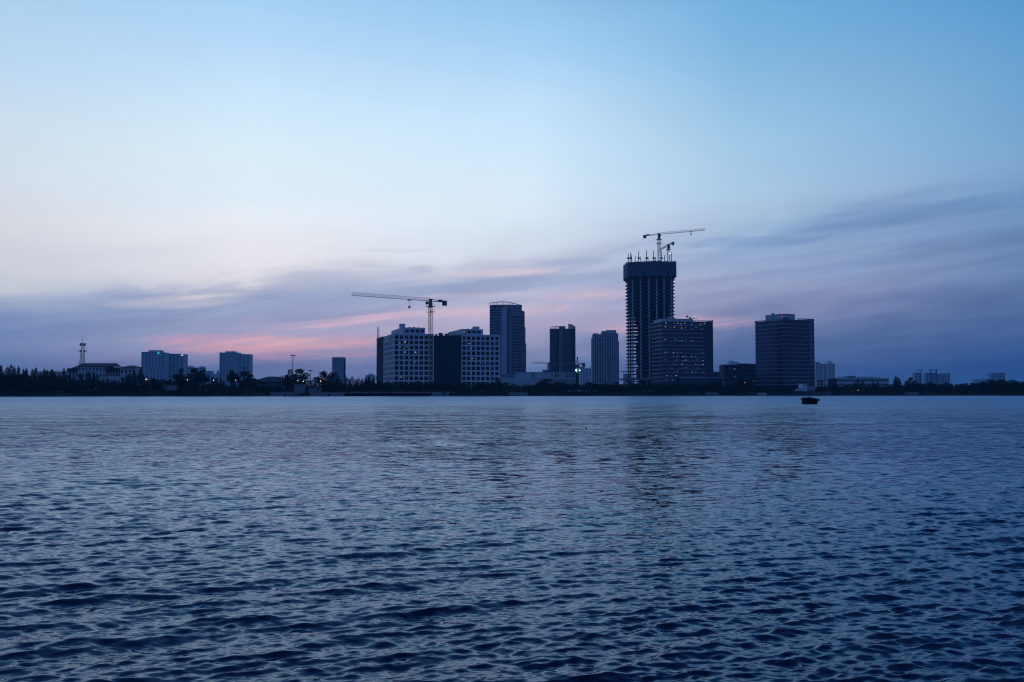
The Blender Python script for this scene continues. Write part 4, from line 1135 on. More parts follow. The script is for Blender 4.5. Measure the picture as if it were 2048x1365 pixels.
for px, yt, x0, x1, yj, lab in ((1842.8, 738.6, 1836, 1849.5, 740, 'thin distant crane beside the faint single tower block'),
                                (1863, 740.5, 1860, 1871, 741.5, 'thin distant crane over the faint unfinished blocks, shorter one'),
                                (1873.3, 738, 1858.5, 1875.5, 739.5, 'thick distant crane mast between the faint unfinished blocks')):
    Y = 3590.0
    b = at(px, 780, Y)
    c = thing('distant_crane', lab, 'crane', (b.x, Y, GROUND))
    H = at(px, yj, Y).z - GROUND; s = Y/FPX
    mb = MB(); lattice(mb, (0, 0, 0), (0, 0, H), 2.6, 2.6, 5, 0.45 if px < 1870 else 0.9); mb.build('mast', M_steel, c)
    MB().bar(((x0 - px)*s, 0, H), ((x1 - px)*s, 0, H), 0.8).build('jib', M_steel, c)
    MB().bar((0, 0, H), (0, 0, at(px, yt, Y).z - GROUND), 0.7).build('apex', M_steel, c)
    MB().box((x0 - px)*s, (x0 - px)*s + 3, -1, 1, H - 2.5, H + 0.5).build('counterweight', M_concd, c)
# ------------------------------------------------------------------ low buildings on the bank
def gable(mb, x0, x1, y0, y1, ze, zr, hip=0.0):
    ym = (y0 + y1)/2
    vs = [(x0, y0, ze), (x1, y0, ze), (x1, y1, ze), (x0, y1, ze), (x0 + hip, ym, zr), (x1 - hip, ym, zr)]
    return mb._add(vs, [(0, 1, 5, 4), (2, 3, 4, 5), (1, 2, 5), (3, 0, 4), (0, 3, 2, 1)])
def riverside_house():
    Y = 700.0
    F = Frame('riverside_house', 'long pale house with dark tiled roofs in front of the mobile mast', 'building', 132, Y)
    r = F.root; s = Y/FPX*CT; U = lambda px: (px - 132)*s; z = F.Z
    def block(p0, p1, v0, v1, yt, ncol, nrow, m=M_pale):
        zt = z(yt)
        MB().box(U(p0) + 0.35, U(p1) - 0.35, v0 + 0.32, v1, 0, zt - 0.05).build('core', M_dark, r)
        f = zt/nrow
        grid_wall(r, (U(p0), v0), (U(p1), v0), 0, ncol, nrow, f, (U(p1) - U(p0))/ncol*0.5, f*0.42, f*0.3, zt, m, M_glass, t=0.3)
        for x in (U(p0), U(p1) - 0.3): MB().box(x, x + 0.3, v0 + 0.31, v1, 0, zt).build('side_wall', m, r)
    block(154.5, 211, 0, 14, 733, 8, 4)
    block(211.2, 240.6, 1, 14, 743.5, 5, 3)
    block(240.8, 272, -1, 14, 735.5, 4, 3)
    block(133, 154.3, 2, 14, 743.5, 3, 3)
    mb = MB(); gable(mb, U(153), U(226), -0.8, 15, z(733) + 0.02, z(726.3), 0.6); mb.build('roof', M_tile, r)
    MB().prism([(U(218.5), -0.9), (U(226), -0.9), (U(226), -0.6), (U(218.5), -0.6)], z(733.2), [z(733), z(733), z(733), z(733)]).build('gable_trim', M_pale, r)
    mb = MB(); gable(mb, U(138), U(154), 2, 14, z(737), z(731.5), 2.0); mb.build('roof', M_tile, r)
    MB().box(U(132), U(154.4), 0.6, 13.9, z(743.4), z(737)).build('attic', M_tile, r)
    MB().box(U(211), U(240.7), -0.6, 13, z(743.4), z(735)).build('attic', M_tile, r)
    mb = MB(); gable(mb, U(239.5), U(273), -2, 15, z(735.5) + 0.02, z(731), 4.2); mb.build('roof', M_tile, r)
    MB().box(U(154.5), U(211), -0.25, -0.02, z(741.2), z(740.3)).build('string_course', M_white, r)
    MB().box(U(240.8), U(272), -1.25, -1.02, z(748.2), z(747.2)).build('string_course', M_white, r)
    MB().bar((U(271.5), 4, z(735)), (U(271.5), 4, z(727.5)), 0.06).build('aerial', M_steel, r)
    MB().box(U(274), U(279), 5, 12, 0, z(741)).build('wall', M_pale, r)
    MB().box(U(275), U(278), 6, 9, z(741) + 0.01, z(737.5)).build('water_tank', M_greyst, r)
riverside_house()
def far_roof():
    F = Frame('long_shed', 'long low shed roof just above the spiky conifers', 'building', 60, 820)
    r = F.root; s = 820/FPX*CT; U = lambda px: (px - 60)*s; z = F.Z
    MB().box(U(74), U(128), 0, 14, 0, z(745)).build('wall', M_pale, r)
    mb = MB(); gable(mb, U(73), U(129), -0.5, 14.5, z(745) + 0.01, z(742)); mb.build('roof', M_greyst, r)
far_roof()
def mobile_mast():
    Y = 745.0; b = at(163.5, 780, Y)
    t = thing('mobile_mast', 'lattice mobile phone mast with two rings of antennas behind the tiled house', 'mast', (b.x, Y, GROUND))
    Zp = lambda py: at(163, py, Y).z - GROUND
    H = Zp(692); hw0, hw1 = 2.9, 1.0
    z2 = Zp(706)
    mb = MB()
    lv = [i/14 for i in range(15)]
    W_ = lambda q: hw0 + (0.95*hw1 - hw0)*q
    pts = lambda q: [(sx*W_(q), sy*W_(q), z2*q) for sx, sy in ((-1, -1), (1, -1), (1, 1), (-1, 1))]
    for q0, q1 in zip(lv[:-1], lv[1:]):
        A, B = pts(q0), pts(q1)
        for k in range(4):
            mb.bar(A[k], B[k], 0.13); mb.bar(A[k], B[(k + 1) % 4], 0.07); mb.bar(A[(k + 1) % 4], B[k], 0.07); mb.bar(B[k], B[(k + 1) % 4], 0.07)
    lattice(mb, (0, 0, z2), (0, 0, H), 1.7, 1.7, 1.6, 0.11)
    mb.build('tower', M_greyst, t)
    MB().bar((0, 0, H), (0, 0, Zp(672.5)), 0.16).build('spike', M_greyst, t)
    for zc, rad, cnt, hh in ((Zp(704.5), 2.5, 6, 1.6), (Zp(692), 1.8, 8, 1.9)):
        ring = MB()
        for k in range(16):
            a0, a1 = 2*math.pi*k/16, 2*math.pi*(k + 1)/16
            ring.bar((rad*math.cos(a0), rad*math.sin(a0), zc), (rad*math.cos(a1), rad*math.sin(a1), zc), 0.10)
            if k % 4 == 0: ring.bar((0, 0, zc), (rad*math.cos(a0), rad*math.sin(a0), zc), 0.09)
        rg = ring.build('platform', M_greyst, t)
        for k in range(cnt):
            a0 = 2*math.pi*(k + 0.3)/cnt
            x, y = rad*math.cos(a0), rad*math.sin(a0)
            MB().box(x - 0.2, x + 0.2, y - 0.2, y + 0.2, zc + 0.1, zc + hh).build('antenna', M_dark, rg)
mobile_mast()
def pavilion():
    Y = 645.0
    F = Frame('pavilion', 'pavilion with a dark hipped roof and pale columns among the bank trees', 'pavilion', 508, Y)
    r = F.root; s = Y/FPX*CT; U = lambda px: (px - 508)*s; z = F.Z
    mb = MB(); gable(mb, U(504), U(575), -2, 15, z(763.5), z(753.3), 8.5); mb.build('roof', M_tile, r)
    MB().box(U(505), U(574), -1.8, 14.8, z(764.3), z(763.6)).build('eaves', M_tile, r)
    MB().box(U(511), U(569), 1.2, 13, 0, z(764.5)).build('wall', M_concd, r)
    for k in range(11):
        x = U(510) + (U(568) - U(510))*k/10
        MB().box(x, x + 0.5, -0.4, 0.1, 0, z(764.4)).build('column', M_white if k % 3 else M_pale, r)
    MB().box(U(509), U(570), -0.6, 1.1, z(775.5), z(774.3)).build('gallery_rail', M_conc, r)
pavilion()
def hut(name, label, p0, p1, yt, Y, wins=(), m=None, yb=None):
    m = M_hut
    F = Frame(name, label, 'hut', p0, Y)
    r = F.root; s = Y/FPX*CT; U = lambda px: (px - p0)*s; z = F.Z
    zt = z(yt); x1 = U(p1)
    MB().box(0, x1, 0, 6, -1.2, zt).build('wall', m, r)
    MB().box(-0.3, x1 + 0.3, -0.3, 6.3, zt + 0.01, zt + 0.25).build('roof', M_conc, r)
    for a, b, ya, yb2 in wins:
        MB().box(U(a), U(b), -0.05, 0.05, z(yb2), z(ya)).build('window', M_dark, r)
    return F
hut('bank_hut', 'white flat-roofed hut with four small windows on the left bank', 268, 298.3, 768, 622, [(286, 287.4, 770.5, 773), (288.8, 290.2, 770.5, 773), (291.8, 293.2, 770.5, 773), (294.6, 296.2, 770.5, 773), (294, 296.5, 778, 781)])
hut('bank_hut', 'small pale hut half hidden by bushes beside the white hut', 327, 350.5, 771.5, 620, [(329, 333, 772.5, 775)], m=M_pale)
hut('bank_kiosk', 'pale kiosk beside a lamp post above the concrete quay wall', 590, 606, 770, 618, [(606.5, 607, 772, 774)], m=M_pale)
hut('bank_hut', 'grey long hut behind the quay wall right of the kiosk', 616.5, 639.5, 777, 622, [(634, 639, 778.5, 782)], m=M_pale)
hut('bank_hut', 'low white hut wall showing among the left bank bushes', 156, 195, 775.8, 615, [], m=M_white)
def white_villa():
    Y = 668.0
    F = Frame('white_villa', 'small pale two-storey villa on the bank below the dark glass tower', 'building', 1604, Y)
    r = F.root; s = Y/FPX*CT; U = lambda px: (px - 1604)*s; z = F.Z
    MB().box(0, U(1614.5), 0, 8, 0, z(768)).build('wall', M_white, r)
    MB().box(U(1614.6), U(1631), 1, 8, 0, z(768.4)).build('wall', M_pale, r)
    for k in range(4):
        MB().box(U(1616 + k*3.8), U(1617.6 + k*3.8), 0.9, 1.05, z(782), z(777.6)).build('window', M_dark, r)
        MB().box(U(1616 + k*3.8), U(1617.6 + k*3.8), 0.9, 1.05, z(774), z(769.5)).build('window', M_dark, r)
    MB().box(-0.3, U(1631.5), -0.3, 8.3, z(768) + 0.01, z(767.2)).build('roof', M_conc, r)
    mb = MB(); mb.prism([(U(1590), -1), (U(1604), -1), (U(1604), 4), (U(1590), 4)], 0, [z(781), z(777), z(777), z(781)]); mb.build('lean_to', M_pale, r)
white_villa()
def kiosk_roof():
    Y = 690.0
    F = Frame('lookout_shelter', 'dark open shelter with a flat overhanging roof right of the glass tower', 'shelter', 1637, Y)
    r = F.root; s = Y/FPX*CT; U = lambda px: (px - 1637)*s; z = F.Z
    MB().box(U(1634), U(1648), -2, 4, z(761.6), z(760.6)).build('roof', M_tile, r)
    for px in (1637, 1640, 1643, 1645.5): MB().box(U(px), U(px) + 0.4, 0, 0.4, 0, z(761.6)).build('post', M_black, r)
kiosk_roof()
def long_hall():
    Y = 860.0
    F = Frame('long_hall', 'long flat grey hall with rooftop plant among the right-hand bank trees', 'building', 1674, Y)
    r = F.root; s = Y/FPX*CT; U = lambda px: (px - 1674)*s; z = F.Z
    for a, b, yt, n in ((1674, 1722, 757.5, 9), (1722.1, 1778, 756.5, 11)):
        zt = z(yt)
        MB().box(U(a) + 0.4, U(b) - 0.4, 0.4, 26, 0, zt - 0.2).build('core', M_dark, r)
        grid_wall(r, (U(a), 0), (U(b), 0), 0, n, 3, zt/3, 1.6, 1.5, 1.0, zt, M_pale, M_glass, t=0.35)
        MB().box(U(a) + 0.01, U(b) - 0.01, 0.36, 26, zt - 0.18, zt - 0.03).build('roof_slab', M_conc, r)
    for a, b, yt in ((1683, 1696, 755), (1701, 1718, 754.6), (1727, 1744, 754), (1745, 1756, 753.6), (1757, 1770, 755)):
        MB().box(U(a), U(b), 8, 16, z(757.6), z(yt)).build('roof_house', M_pale, r)
    MB().box(U(1701), U(1718), 6, 17, z(753.2), z(752.2)).build('plant_canopy', M_dark, r)
    for px in (1701.5, 1706, 1710, 1714, 1717): MB().box(U(px), U(px) + 0.5, 6.5, 7, z(754.6), z(753.2)).build('canopy_post', M_dark, r)
    for px in (1684.5, 1687, 1690): MB().bar((U(px), 10, z(755)), (U(px), 10, z(752.4)), 0.12).build('vent_pipe', M_greyst, r)
long_hall()

# ------------------------------------------------------------------ lamps and poles
def high_mast(px, ytop, Y, arm, label):
    b = at(px, 780, Y)
    t = thing('high_mast_light', label, 'lamp post', (b.x, Y, GROUND))
    H = at(px, ytop, Y).z - GROUND
    MB().bar((0, 0, 0), (0, 0, H), 0.36, 8, 0.2).build('pole', M_greyst, t)
    hd = MB()
    for k in range(12):
        a0, a1 = 2*math.pi*k/12, 2*math.pi*(k + 1)/12
        hd.bar((arm*0.7*math.cos(a0), arm*0.7*math.sin(a0), H - 0.3), (arm*0.7*math.cos(a1), arm*0.7*math.sin(a1), H - 0.3), 0.12)
    hd.bar((-arm*0.7, 0, H - 0.3), (arm*0.7, 0, H - 0.3), 0.1); hd.bar((0, -arm*0.7, H - 0.3), (0, arm*0.7, H - 0.3), 0.1)
    h = hd.build('head_ring', M_greyst, t)
    for k in range(8):
        a0 = 2*math.pi*(k + 0.5)/8
        x, y = arm*math.cos(a0), arm*math.sin(a0)
        MB().box(x - 0.45, x + 0.45, y - 0.35, y + 0.35, H - 0.65, H - 0.25).build('floodlight', M_black, h)
    MB().bar((0, 0, H), (0, 0, H + 0.9), 0.06).build('spike', M_greyst, t)
high_mast(585.2, 710, 640, 1.3, 'tall high-mast floodlight pole rising in front of a round tree')
high_mast(620.2, 740, 700, 1.0, 'shorter high-mast floodlight pole standing in the gap between round trees')
high_mast(488.5, 735.6, 690, 1.0, 'high-mast floodlight pole in front of the far joined office slabs')
def street_lamp(px, py, Y, label, s=0.28, group=None):
    Y = min(Y, shoreD(px) + 8.5)
    b = at(px, 780, Y)
    t = thing('street_lamp', label, 'street lamp', (b.x, Y, GROUND), 0, group)
    H = at(px, py, Y).z - GROUND
    MB().bar((0, 0, 0), (0, 0, H - 0.3), 0.11, 6, 0.07).build('post', M_greyst, t)
    MB().prism([(-0.4, -0.4), (0.4, -0.4), (0.4, 0.4), (-0.4, 0.4)], H + 0.25, H + 0.4, [(-0.15, -0.15), (0.15, -0.15), (0.15, 0.15), (-0.15, 0.15)]).build('lamp_cap', M_black, t)
    MB().ball((0, 0, H), s*0.75, 8, 6).build('lamp_globe', M_warm, t)
street_lamp(292, 759.2, 618, 'bright lit street lamp between the spiky conifer and the white hut', 0.36)
street_lamp(374.3, 760.4, 632, 'lit street lamp in front of the widest tree clump', 0.26)
street_lamp(427, 761, 632, 'lit street lamp by the small conifers left of the far joined slabs', 0.30)
street_lamp(471.2, 761, 632, 'lit street lamp in front of the tree below the joined office slabs', 0.26)
street_lamp(595.6, 762, 612, 'yellow lit lamp on a tall post beside the pale kiosk', 0.24)
street_lamp(606.2, 763, 640, 'lit lamp under the round tree right of the tall floodlight pole', 0.28)
street_lamp(641.3, 762.7, 640, 'reddish lit lamp under the round tree beside the slim tower', 0.30)
street_lamp(1716.5, 780.8, 690, 'tiny orange lamp low among the bank trees below the long grey hall', 0.18)
street_lamp(1507.3, 761.4, 720, 'tiny red-orange lamp beside the dark low block', 0.18)
street_lamp(1490, 765.8, 715, 'tiny dim lamp under the tree in front of the dark low block', 0.14)

# ------------------------------------------------------------------ quay walls, wharf, fences
def px_on_shore(px, off):
    Y = shoreD(px) + off
    return Vector((atX(px, Y), Y))
def quay(label, p0, p1, ytop, off=-0.8, thick=1.0, m=None, panels=True, name='quay_wall', cope=True):
    a, b = px_on_shore(p0, off), px_on_shore(p1, off)
    d = b - a; L = d.length; ang = math.atan2(d.y, d.x)
    t = thing(name, label, 'wall', (a.x, a.y, -0.6), ang); t['kind'] = 'thing'
    zt = at(p0, ytop, a.y).z + 0.6
    n = max(1, int(round(L/4.0)))
    for k in range(n):
        MB().box(L*k/n + 0.03, L*(k + 1)/n - 0.03, random.uniform(-0.03, 0.03), thick, 0, zt).build('panel', m or M_conc, t)
    if cope: MB().box(-0.1, L + 0.1, -0.15, thick + 0.1, zt + 0.002, zt + 0.25).build('coping', m or M_conc, t)
    return t, L, zt
t, L, zt = quay('pale concrete quay wall below the pavilion, with a dark drain niche', 540, 604, 785.5)
MB().box(L*0.44, L*0.50, -0.12, -0.04, 0.6, 2.0).build('drain_hood', M_black, t)
t, L, zt = quay('pale concrete quay wall below the round tree, with a dark fender', 620.5, 688, 785.2)
MB().prism([(L*0.50, -0.14), (L*0.62, -0.14), (L*0.62, -0.04), (L*0.50, -0.04)], 0.6, 1.9, [(L*0.54, -0.14), (L*0.58, -0.14), (L*0.58, -0.04), (L*0.54, -0.04)]).build('fender', M_black, t)
quay('sunken dark wall section between the two pale quay walls', 604.3, 620.2, 791, off=2.0, m=M_concd)
def wharf():
    a, b = px_on_shore(689, -3.5), px_on_shore(908, -3.5)
    d = b - a; L = d.length
    t = thing('wharf', 'long low wharf on short dark piles under the white office block', 'wharf', (a.x, a.y, 0), math.atan2(d.y, d.x))
    zt = at(800, 784.2, (a.y + b.y)/2).z
    n = 16
    for k in range(n):
        MB().box(L*k/n + 0.04, L*(k + 1)/n - 0.04, 0, 6, zt - 0.7 - 0.1*(k % 2), zt).build('deck_beam', M_conc, t)
        MB().box(L*k/n + 0.3, L*k/n + 1.4, 0.5, 1.6, -1.0, zt - 0.85).build('pile', M_black, t)
        if k % 3 != 1: MB().box(L*(k + 0.45)/n, L*(k + 0.45)/n + 0.9, -0.3, 0.0, 0.2, zt - 0.2).build('fender', M_black, t)
    MB().box(0, L, 5.0, 6, -0.6, zt - 0.9).build('back_wall', M_concd, t)
    MB().box(L*0.78, L*0.955, -0.25, 0.0, -0.3, zt - 0.05).build('end_block', M_conc, t)
    mb = MB()
    for k in range(60):
        mb.bar((L*k/60, 5.5, zt), (L*k/60, 5.5, zt + 1.0), 0.05)
    mb.bar((0, 5.5, zt + 1.0), (L, 5.5, zt + 1.0), 0.05)
    mb.build('guard_rail', M_greyst, t)
wharf()
quay('short pale retaining wall by the water below the round-fronted tower', 1018, 1055, 785.5, off=0.5)
quay('pale landing wall among the bank bushes below the lit glass block', 1411, 1437, 785.8, off=0.5)
quay('short pale wall patch at the water below the dark glass tower', 1515, 1533, 786.5, off=0.2, m=M_pale)
quay('long pale river wall below the small villa', 1590, 1662, 784.6, off=0.2, m=M_concd)
quay('pale river wall patch far along the right-hand bank', 1810, 1838, 785.4, off=0.2)
quay('short mossy wall patch below the low white hut', 114, 126, 783.0, off=3.2, m=M_concd)
def fence(label, p0, p1, ytop, off, name='white_fence', gap=0.25):
    a, b = px_on_shore(p0, off), px_on_shore(p1, off)
    d = b - a; L = d.length
    zg = GROUND - 0.3
    t = thing(name, label, 'fence', (a.x, a.y, zg), math.atan2(d.y, d.x))
    zt = max(1.1, at(p0, ytop, a.y).z - zg)
    n = int(L/1.6)
    me = MB().box(-0.14, 0.14, -0.1, 0.1, 0, 1.0).mesh('post', M_white)
    for k in range(n):
        if random.random() < gap: continue
        o = place('post', me, t, (L*k/n, 0, 0)); o.scale = (1, 1, zt*random.uniform(0.75, 1.1))
    MB().bar((0, 0.15, zt*0.5), (L, 0.15, zt*0.5), 0.06).build('rail', M_white, t)
fence('broken white picket fence on the bank between the dark tower and the stepped tower', 1137, 1196, 781.6, 3.0)
fence('white picket fence on the bank below the unfinished tower', 1268, 1326, 782.2, 4.0, gap=0.45)
fence('short white fence on the bank below the round-fronted tower', 962, 976, 781.4, 4.5, gap=0.1)
fence('thin white fence in front of the small villa and lamp', 1688, 1709, 781.5, 4.0, gap=0.2)

# ------------------------------------------------------------------ trees
def leaf_mesh(name, centers, size, rng, m, squash=0.8):
    n = len(centers)
    q = rng.normal(size=(n, 3)); q /= np.linalg.norm(q, axis=1)[:, None]
    h = rng.normal(size=(n, 3)); u = np.cross(q, h); u /= np.linalg.norm(u, axis=1)[:, None]
    v = np.cross(q, u)
    s = size*rng.uniform(0.6, 1.35, n)[:, None]
    c = np.asarray(centers)
    V = np.stack([c - u*s, c - v*s*squash, c + u*s, c + v*s*squash], 1).reshape(-1, 3)
    me = bpy.data.meshes.new(name)
    me.vertices.add(4*n); me.vertices.foreach_set('co', V.astype(np.float32).ravel())
    me.loops.add(4*n); me.loops.foreach_set('vertex_index', np.arange(4*n, dtype=np.int32))
    me.polygons.add(n); me.polygons.foreach_set('loop_start', np.arange(n, dtype=np.int32)*4)
    me.update(calc_edges=True); me.validate()
    me.materials.append(m)
    return me
def broad_proto(seed, wide=0.42, n=2200, nl=13):
    rng = np.random.default_rng(seed)
    H = 10.0; pts = []; lobes = []
    for k in range(nl):
        a = rng.uniform(0, 2*math.pi); zc = rng.uniform(0.22, 0.86)*H
        prof = math.sin(math.pi*min(1, (zc/H - 0.12)/0.88))**0.7
        rr = H*wide*prof*rng.uniform(0.25, 0.80)
        rad = H*rng.uniform(0.12, 0.20)
        lobes.append((rr*math.cos(a), rr*math.sin(a), zc, rad))
    lobes.append((0, 0, 0.86*H, H*0.13)); lobes.append((0, 0, 0.55*H, H*0.24))
    per = n//len(lobes)
    for (x, y, zc, rad) in lobes:
        d = rng.normal(size=(per, 3)); d /= np.linalg.norm(d, axis=1)[:, None]
        rr = rad*rng.uniform(0.25, 1.0, per)**0.4*rng.choice([1, 1, 1, 1.18], per)
        p = d*rr[:, None]; p[:, 2] *= 0.85
        pts.append(p + np.array([x, y, zc]))
    P = np.concatenate(pts); P[:, 2] = np.minimum(P[:, 2], H*1.0)
    crown = leaf_mesh('crown', P, 0.26, rng, M_leaf[seed % 3])
    tr = MB().bar((0, 0, -0.3), (0.1, 0.05, H*0.42), 0.26, 7, 0.16)
    for (x, y, zc, rad) in lobes[:7]:
        tr.bar((0.06, 0.03, H*0.30), (x*0.8, y*0.8, zc), 0.11, 5, 0.04)
    return crown, tr.mesh('trunk', M_bark), H
def conifer_proto(seed, wide=0.2, n=1500):
    rng = np.random.default_rng(seed)
    H = 10.0
    t = rng.uniform(0, 1, n)**0.75
    z = H*(0.10 + 0.90*(1 - t)) if False else H*(1 - t*0.9)
    tier = 0.75 + 0.25*np.cos(z*rng.uniform(5.5, 7))
    rad = H*wide*(t**0.7)*tier*rng.uniform(0.55, 1.1, n)*(1 + 0.25*np.sin(z*1.7 + seed))
    a = rng.uniform(0, 2*math.pi, n)
    P = np.stack([rad*np.cos(a), rad*np.sin(a), z - rad*0.15], 1)
    crown = leaf_mesh('crown', P, 0.20, rng, M_leaf[seed % 2], 0.6)
    tr = MB().bar((0, 0, -0.3), (0, 0, H*0.93), 0.2, 6, 0.03)
    return crown, tr.mesh('trunk', M_bark), H
PROTO = {'broad': [broad_proto(20 + k, w) for k, w in enumerate((0.40, 0.46, 0.50, 0.36, 0.44))],
         'bush': [broad_proto(40 + k, w, 1400, 9) for k, w in enumerate((0.62, 0.70))],
         'conifer': [conifer_proto(60 + k, w) for k, w in enumerate((0.24, 0.31, 0.21, 0.36))]}
TREE_LABEL = {
 'broad': ('bank_tree', 'dark round-headed tree in the belt along the far bank', 'tree', 'round-headed trees of the bank belt'),
 'bush': ('bank_bush', 'low dark spreading bush at the foot of the bank tree belt', 'bush', 'low bushes of the bank belt'),
 'conifer': ('bank_conifer', 'dark pointed conifer in the belt along the far bank', 'tree', 'pointed conifers of the bank belt')}
def tree(px, ytop, kind, off=14.0, wide=1.0, label=None, group=None, var=None):
    pr = PROTO[kind]
    crown, trunk, H = pr[var % len(pr)] if var is not None else random.choice(pr)
    p = px_on_shore(px, off)
    h = at(px, ytop, p.y).z - GROUND
    nm, lb, ct, gr = TREE_LABEL[kind]
    t = thing(nm, label or lb, ct, (p.x, p.y, GROUND - 0.1), random.uniform(0, 6.28), group or (None if label else gr))
    s = h/H
    t.scale = (s*wide, s*wide, s)
    place('crown', crown, t, (0, 0, 0)); place('trunk', trunk, t, (0, 0, 0))
    return t
# pointed conifers at the left edge
LC = ('dark pointed conifer in the tall spiky row at the left end of the bank', 'spiky conifers left of the tiled house')
for px, y, w in ((-30, 736, 1), (-14, 733, 1), (1, 730.5, 1), (14, 733.5, 1), (21, 729, 1), (28, 733, 1), (36, 731.8, 1), (46, 738, 1), (52, 737, 1.1), (64, 738, 1), (71, 735.5, 1),
                 (80, 746, 1.2), (88, 737.5, 1), (94, 740, 1.1), (103, 738.5, 1.3), (109, 746, 1.2), (118, 748, 1.2), (127, 736.8, 0.8), (133, 748, 1.2)):
    tree(px, y, 'conifer', random.uniform(16, 34), w*1.05, *LC)
HC = ('dark conifer growing in front of the tiled house', 'conifers before the tiled house')
for px, y, w in ((139, 747, 1.2), (147, 750, 1.1), (160, 745.5, 1.1), (164, 750, 1), (175, 742, 1.0), (179, 745, 1), (187, 743.5, 1.1), (194, 749, 1.2), (206, 757, 1.3), (215, 756, 1.3), (228, 759, 1.3)):
    tree(px, y, 'conifer', random.uniform(14, 26), w, *HC)
RC = ('dark conifer in the spiky clump between the tiled house and the lit lamp', 'spiky clump right of the tiled house')
for px, y, w in ((253, 749, 1.1), (258, 746.5, 1.0), (264, 745, 1.0), (269, 743, 1.0), (275, 748, 1.1), (286, 747, 1.1), (246, 754, 1.2)):
    tree(px, y, 'conifer', random.uniform(14, 24), w, *RC)
tree(280.8, 734.5, 'conifer', 18, 0.85, 'tallest slim conifer, standing right of the tiled house')
for px, y, w, lab in ((304, 755, 1.5, 'low round tree right of the bright lamp, before the hazy office slab'), (326, 757, 1.3, None), (340, 759, 1.5, None)):
    tree(px, y, 'broad', 20, w, lab)
for px, y, w, v, lab in ((362, 736, 0.95, 0, 'left tree of the wide three-crowned clump before the far low block'),
                    (386, 735, 0.95, 1, 'middle tree of the wide three-crowned clump before the far low block'),
                    (405, 738, 0.8, 3, 'right tree of the wide three-crowned clump before the far low block'),
                    (463, 738.5, 0.85, 3, 'upright tree left of the floodlight pole before the joined office slabs'),
                    (485, 742, 1.15, 2, 'wide dark tree round the floodlight pole before the joined office slabs'),
                    (502, 747, 1.0, 1, 'smaller tree left of the pavilion roof'),
                    (580, 738, 0.9, 0, 'left crown of the round tree pair behind the tall floodlight pole'),
                    (601, 735.5, 1.15, 1, 'right crown of the round tree pair behind the tall floodlight pole'),
                    (648, 740.5, 1.15, 4, 'round dark tree left of the slim hazy tower'),
                    (665, 745, 1.0, 2, 'lower crown overlapping the foot of the slim hazy tower'),
                    (996, 756.5, 1.3, 1, 'round tree at the right corner of the white office block'),
                    (1091, 757, 1.3, 2, 'rounded tree in front of the podium hall'),
                    (1481, 754.5, 0.9, 3, 'upright tree in front of the dark low block'),
                    (1500, 758.5, 0.9, 0, 'smaller upright tree in front of the dark low block'),
                    (1822, 754, 1.1, 1, 'round dark tree left of the faint distant tower block')):
    tree(px, y, 'broad', random.uniform(18, 30), w, lab, var=v)
SM = ('small dark conifer standing among the lamps between the wide clump and the pavilion', 'small conifers between lamps')
for px, y in ((425, 753), (430, 756), (434, 754), (441, 755), (447, 761)): tree(px, y, 'conifer', 20, 1.2, *SM)
for px, y in ((560, 752), (565, 750.5), (569, 756)): tree(px, y, 'conifer', 30, 1.1, 'small conifer peeping over the pavilion roof', 'conifers behind the pavilion')
for px, y in ((694, 755), (699, 757), (704, 752.5), (712, 758), (717, 756), (724, 757), (731, 755), (738, 752.5), (747, 756), (757, 758)):
    tree(px, y, 'conifer', random.uniform(16, 30), 1.25, 'dark conifer in the spiky row left of the white office block', 'spiky row beside the white block')
for px, y in ((1716, 757), (1711, 763), (1726, 759), (1747, 761), (1755, 763)): tree(px, y, 'conifer', 24, 1.0, 'slim dark conifer standing before the long grey hall', 'conifers before the long hall')
for px, y in ((1792, 751.5), (1796, 754), (1789, 757), (1800, 758)): tree(px, y, 'conifer', 24, 1.1, 'conifer in the pointed knot right of the long grey hall', 'pointed knot of conifers')
# the belt itself
PROFILE = [(-90, 744), (0, 745), (60, 747), (110, 752), (150, 758), (230, 762), (290, 763), (350, 766), (420, 767), (450, 767), (510, 771), (575, 770), (620, 768), (690, 762), (760, 761.5),
           (860, 762.5), (980, 764), (1040, 768), (1100, 764), (1150, 765), (1240, 765), (1300, 767), (1430, 767), (1500, 770), (1640, 771), (1700, 770), (1780, 768), (1830, 764), (1880, 766), (1930, 766), (1960, 761), (2048, 759), (2140, 759)]
PX_, PY_ = zip(*PROFILE)
REGION = [(60, 'at the left end of the bank, under the spiky row'), (140, 'left of the tiled house'), (250, 'below the tiled house'), (355, 'around the two pale huts'),
          (450, 'among the lamps below the far low block'), (515, 'below the joined office slabs'), (580, 'beside the pavilion'), (690, 'above the pale quay walls'),
          (760, 'above the left end of the wharf'), (868, 'before the left wing of the white office block'), (923, 'before the dark netting of the white block'), (1000, 'before the right wing of the white block'),
          (1095, 'before the podium hall'), (1160, 'before the dark twin-lobed tower'), (1246, 'before the stepped apartment tower'), (1302, 'before the unfinished tower'),
          (1370, 'before the left half of the lit glass block'), (1440, 'before the right half of the lit glass block'), (1512, 'before the dark low block'), (1600, 'before the dark glass tower'), (1635, 'beside the small villa'),
          (1680, 'before the pale ribbed slab'), (1785, 'before the long grey hall'), (1850, 'before the faint single tower block'), (1910, 'before the faint unfinished blocks'), (1990, 'before the low distant shed'), (9999, 'at the right end of the bank')]
KINDWORD = {'broad': 'dark round-headed bank tree ', 'bush': 'low dark spreading bush ', 'conifer': 'dark pointed bank conifer '}
def belt(px, y, kind, off, wide):
    ph = next(p for lim, p in REGION if px < lim)
    tree(px, y, kind, off, wide, KINDWORD[kind] + ph, {'broad': 'bank trees ', 'bush': 'bank bushes ', 'conifer': 'bank conifers '}[kind] + ph)
px = -85.0
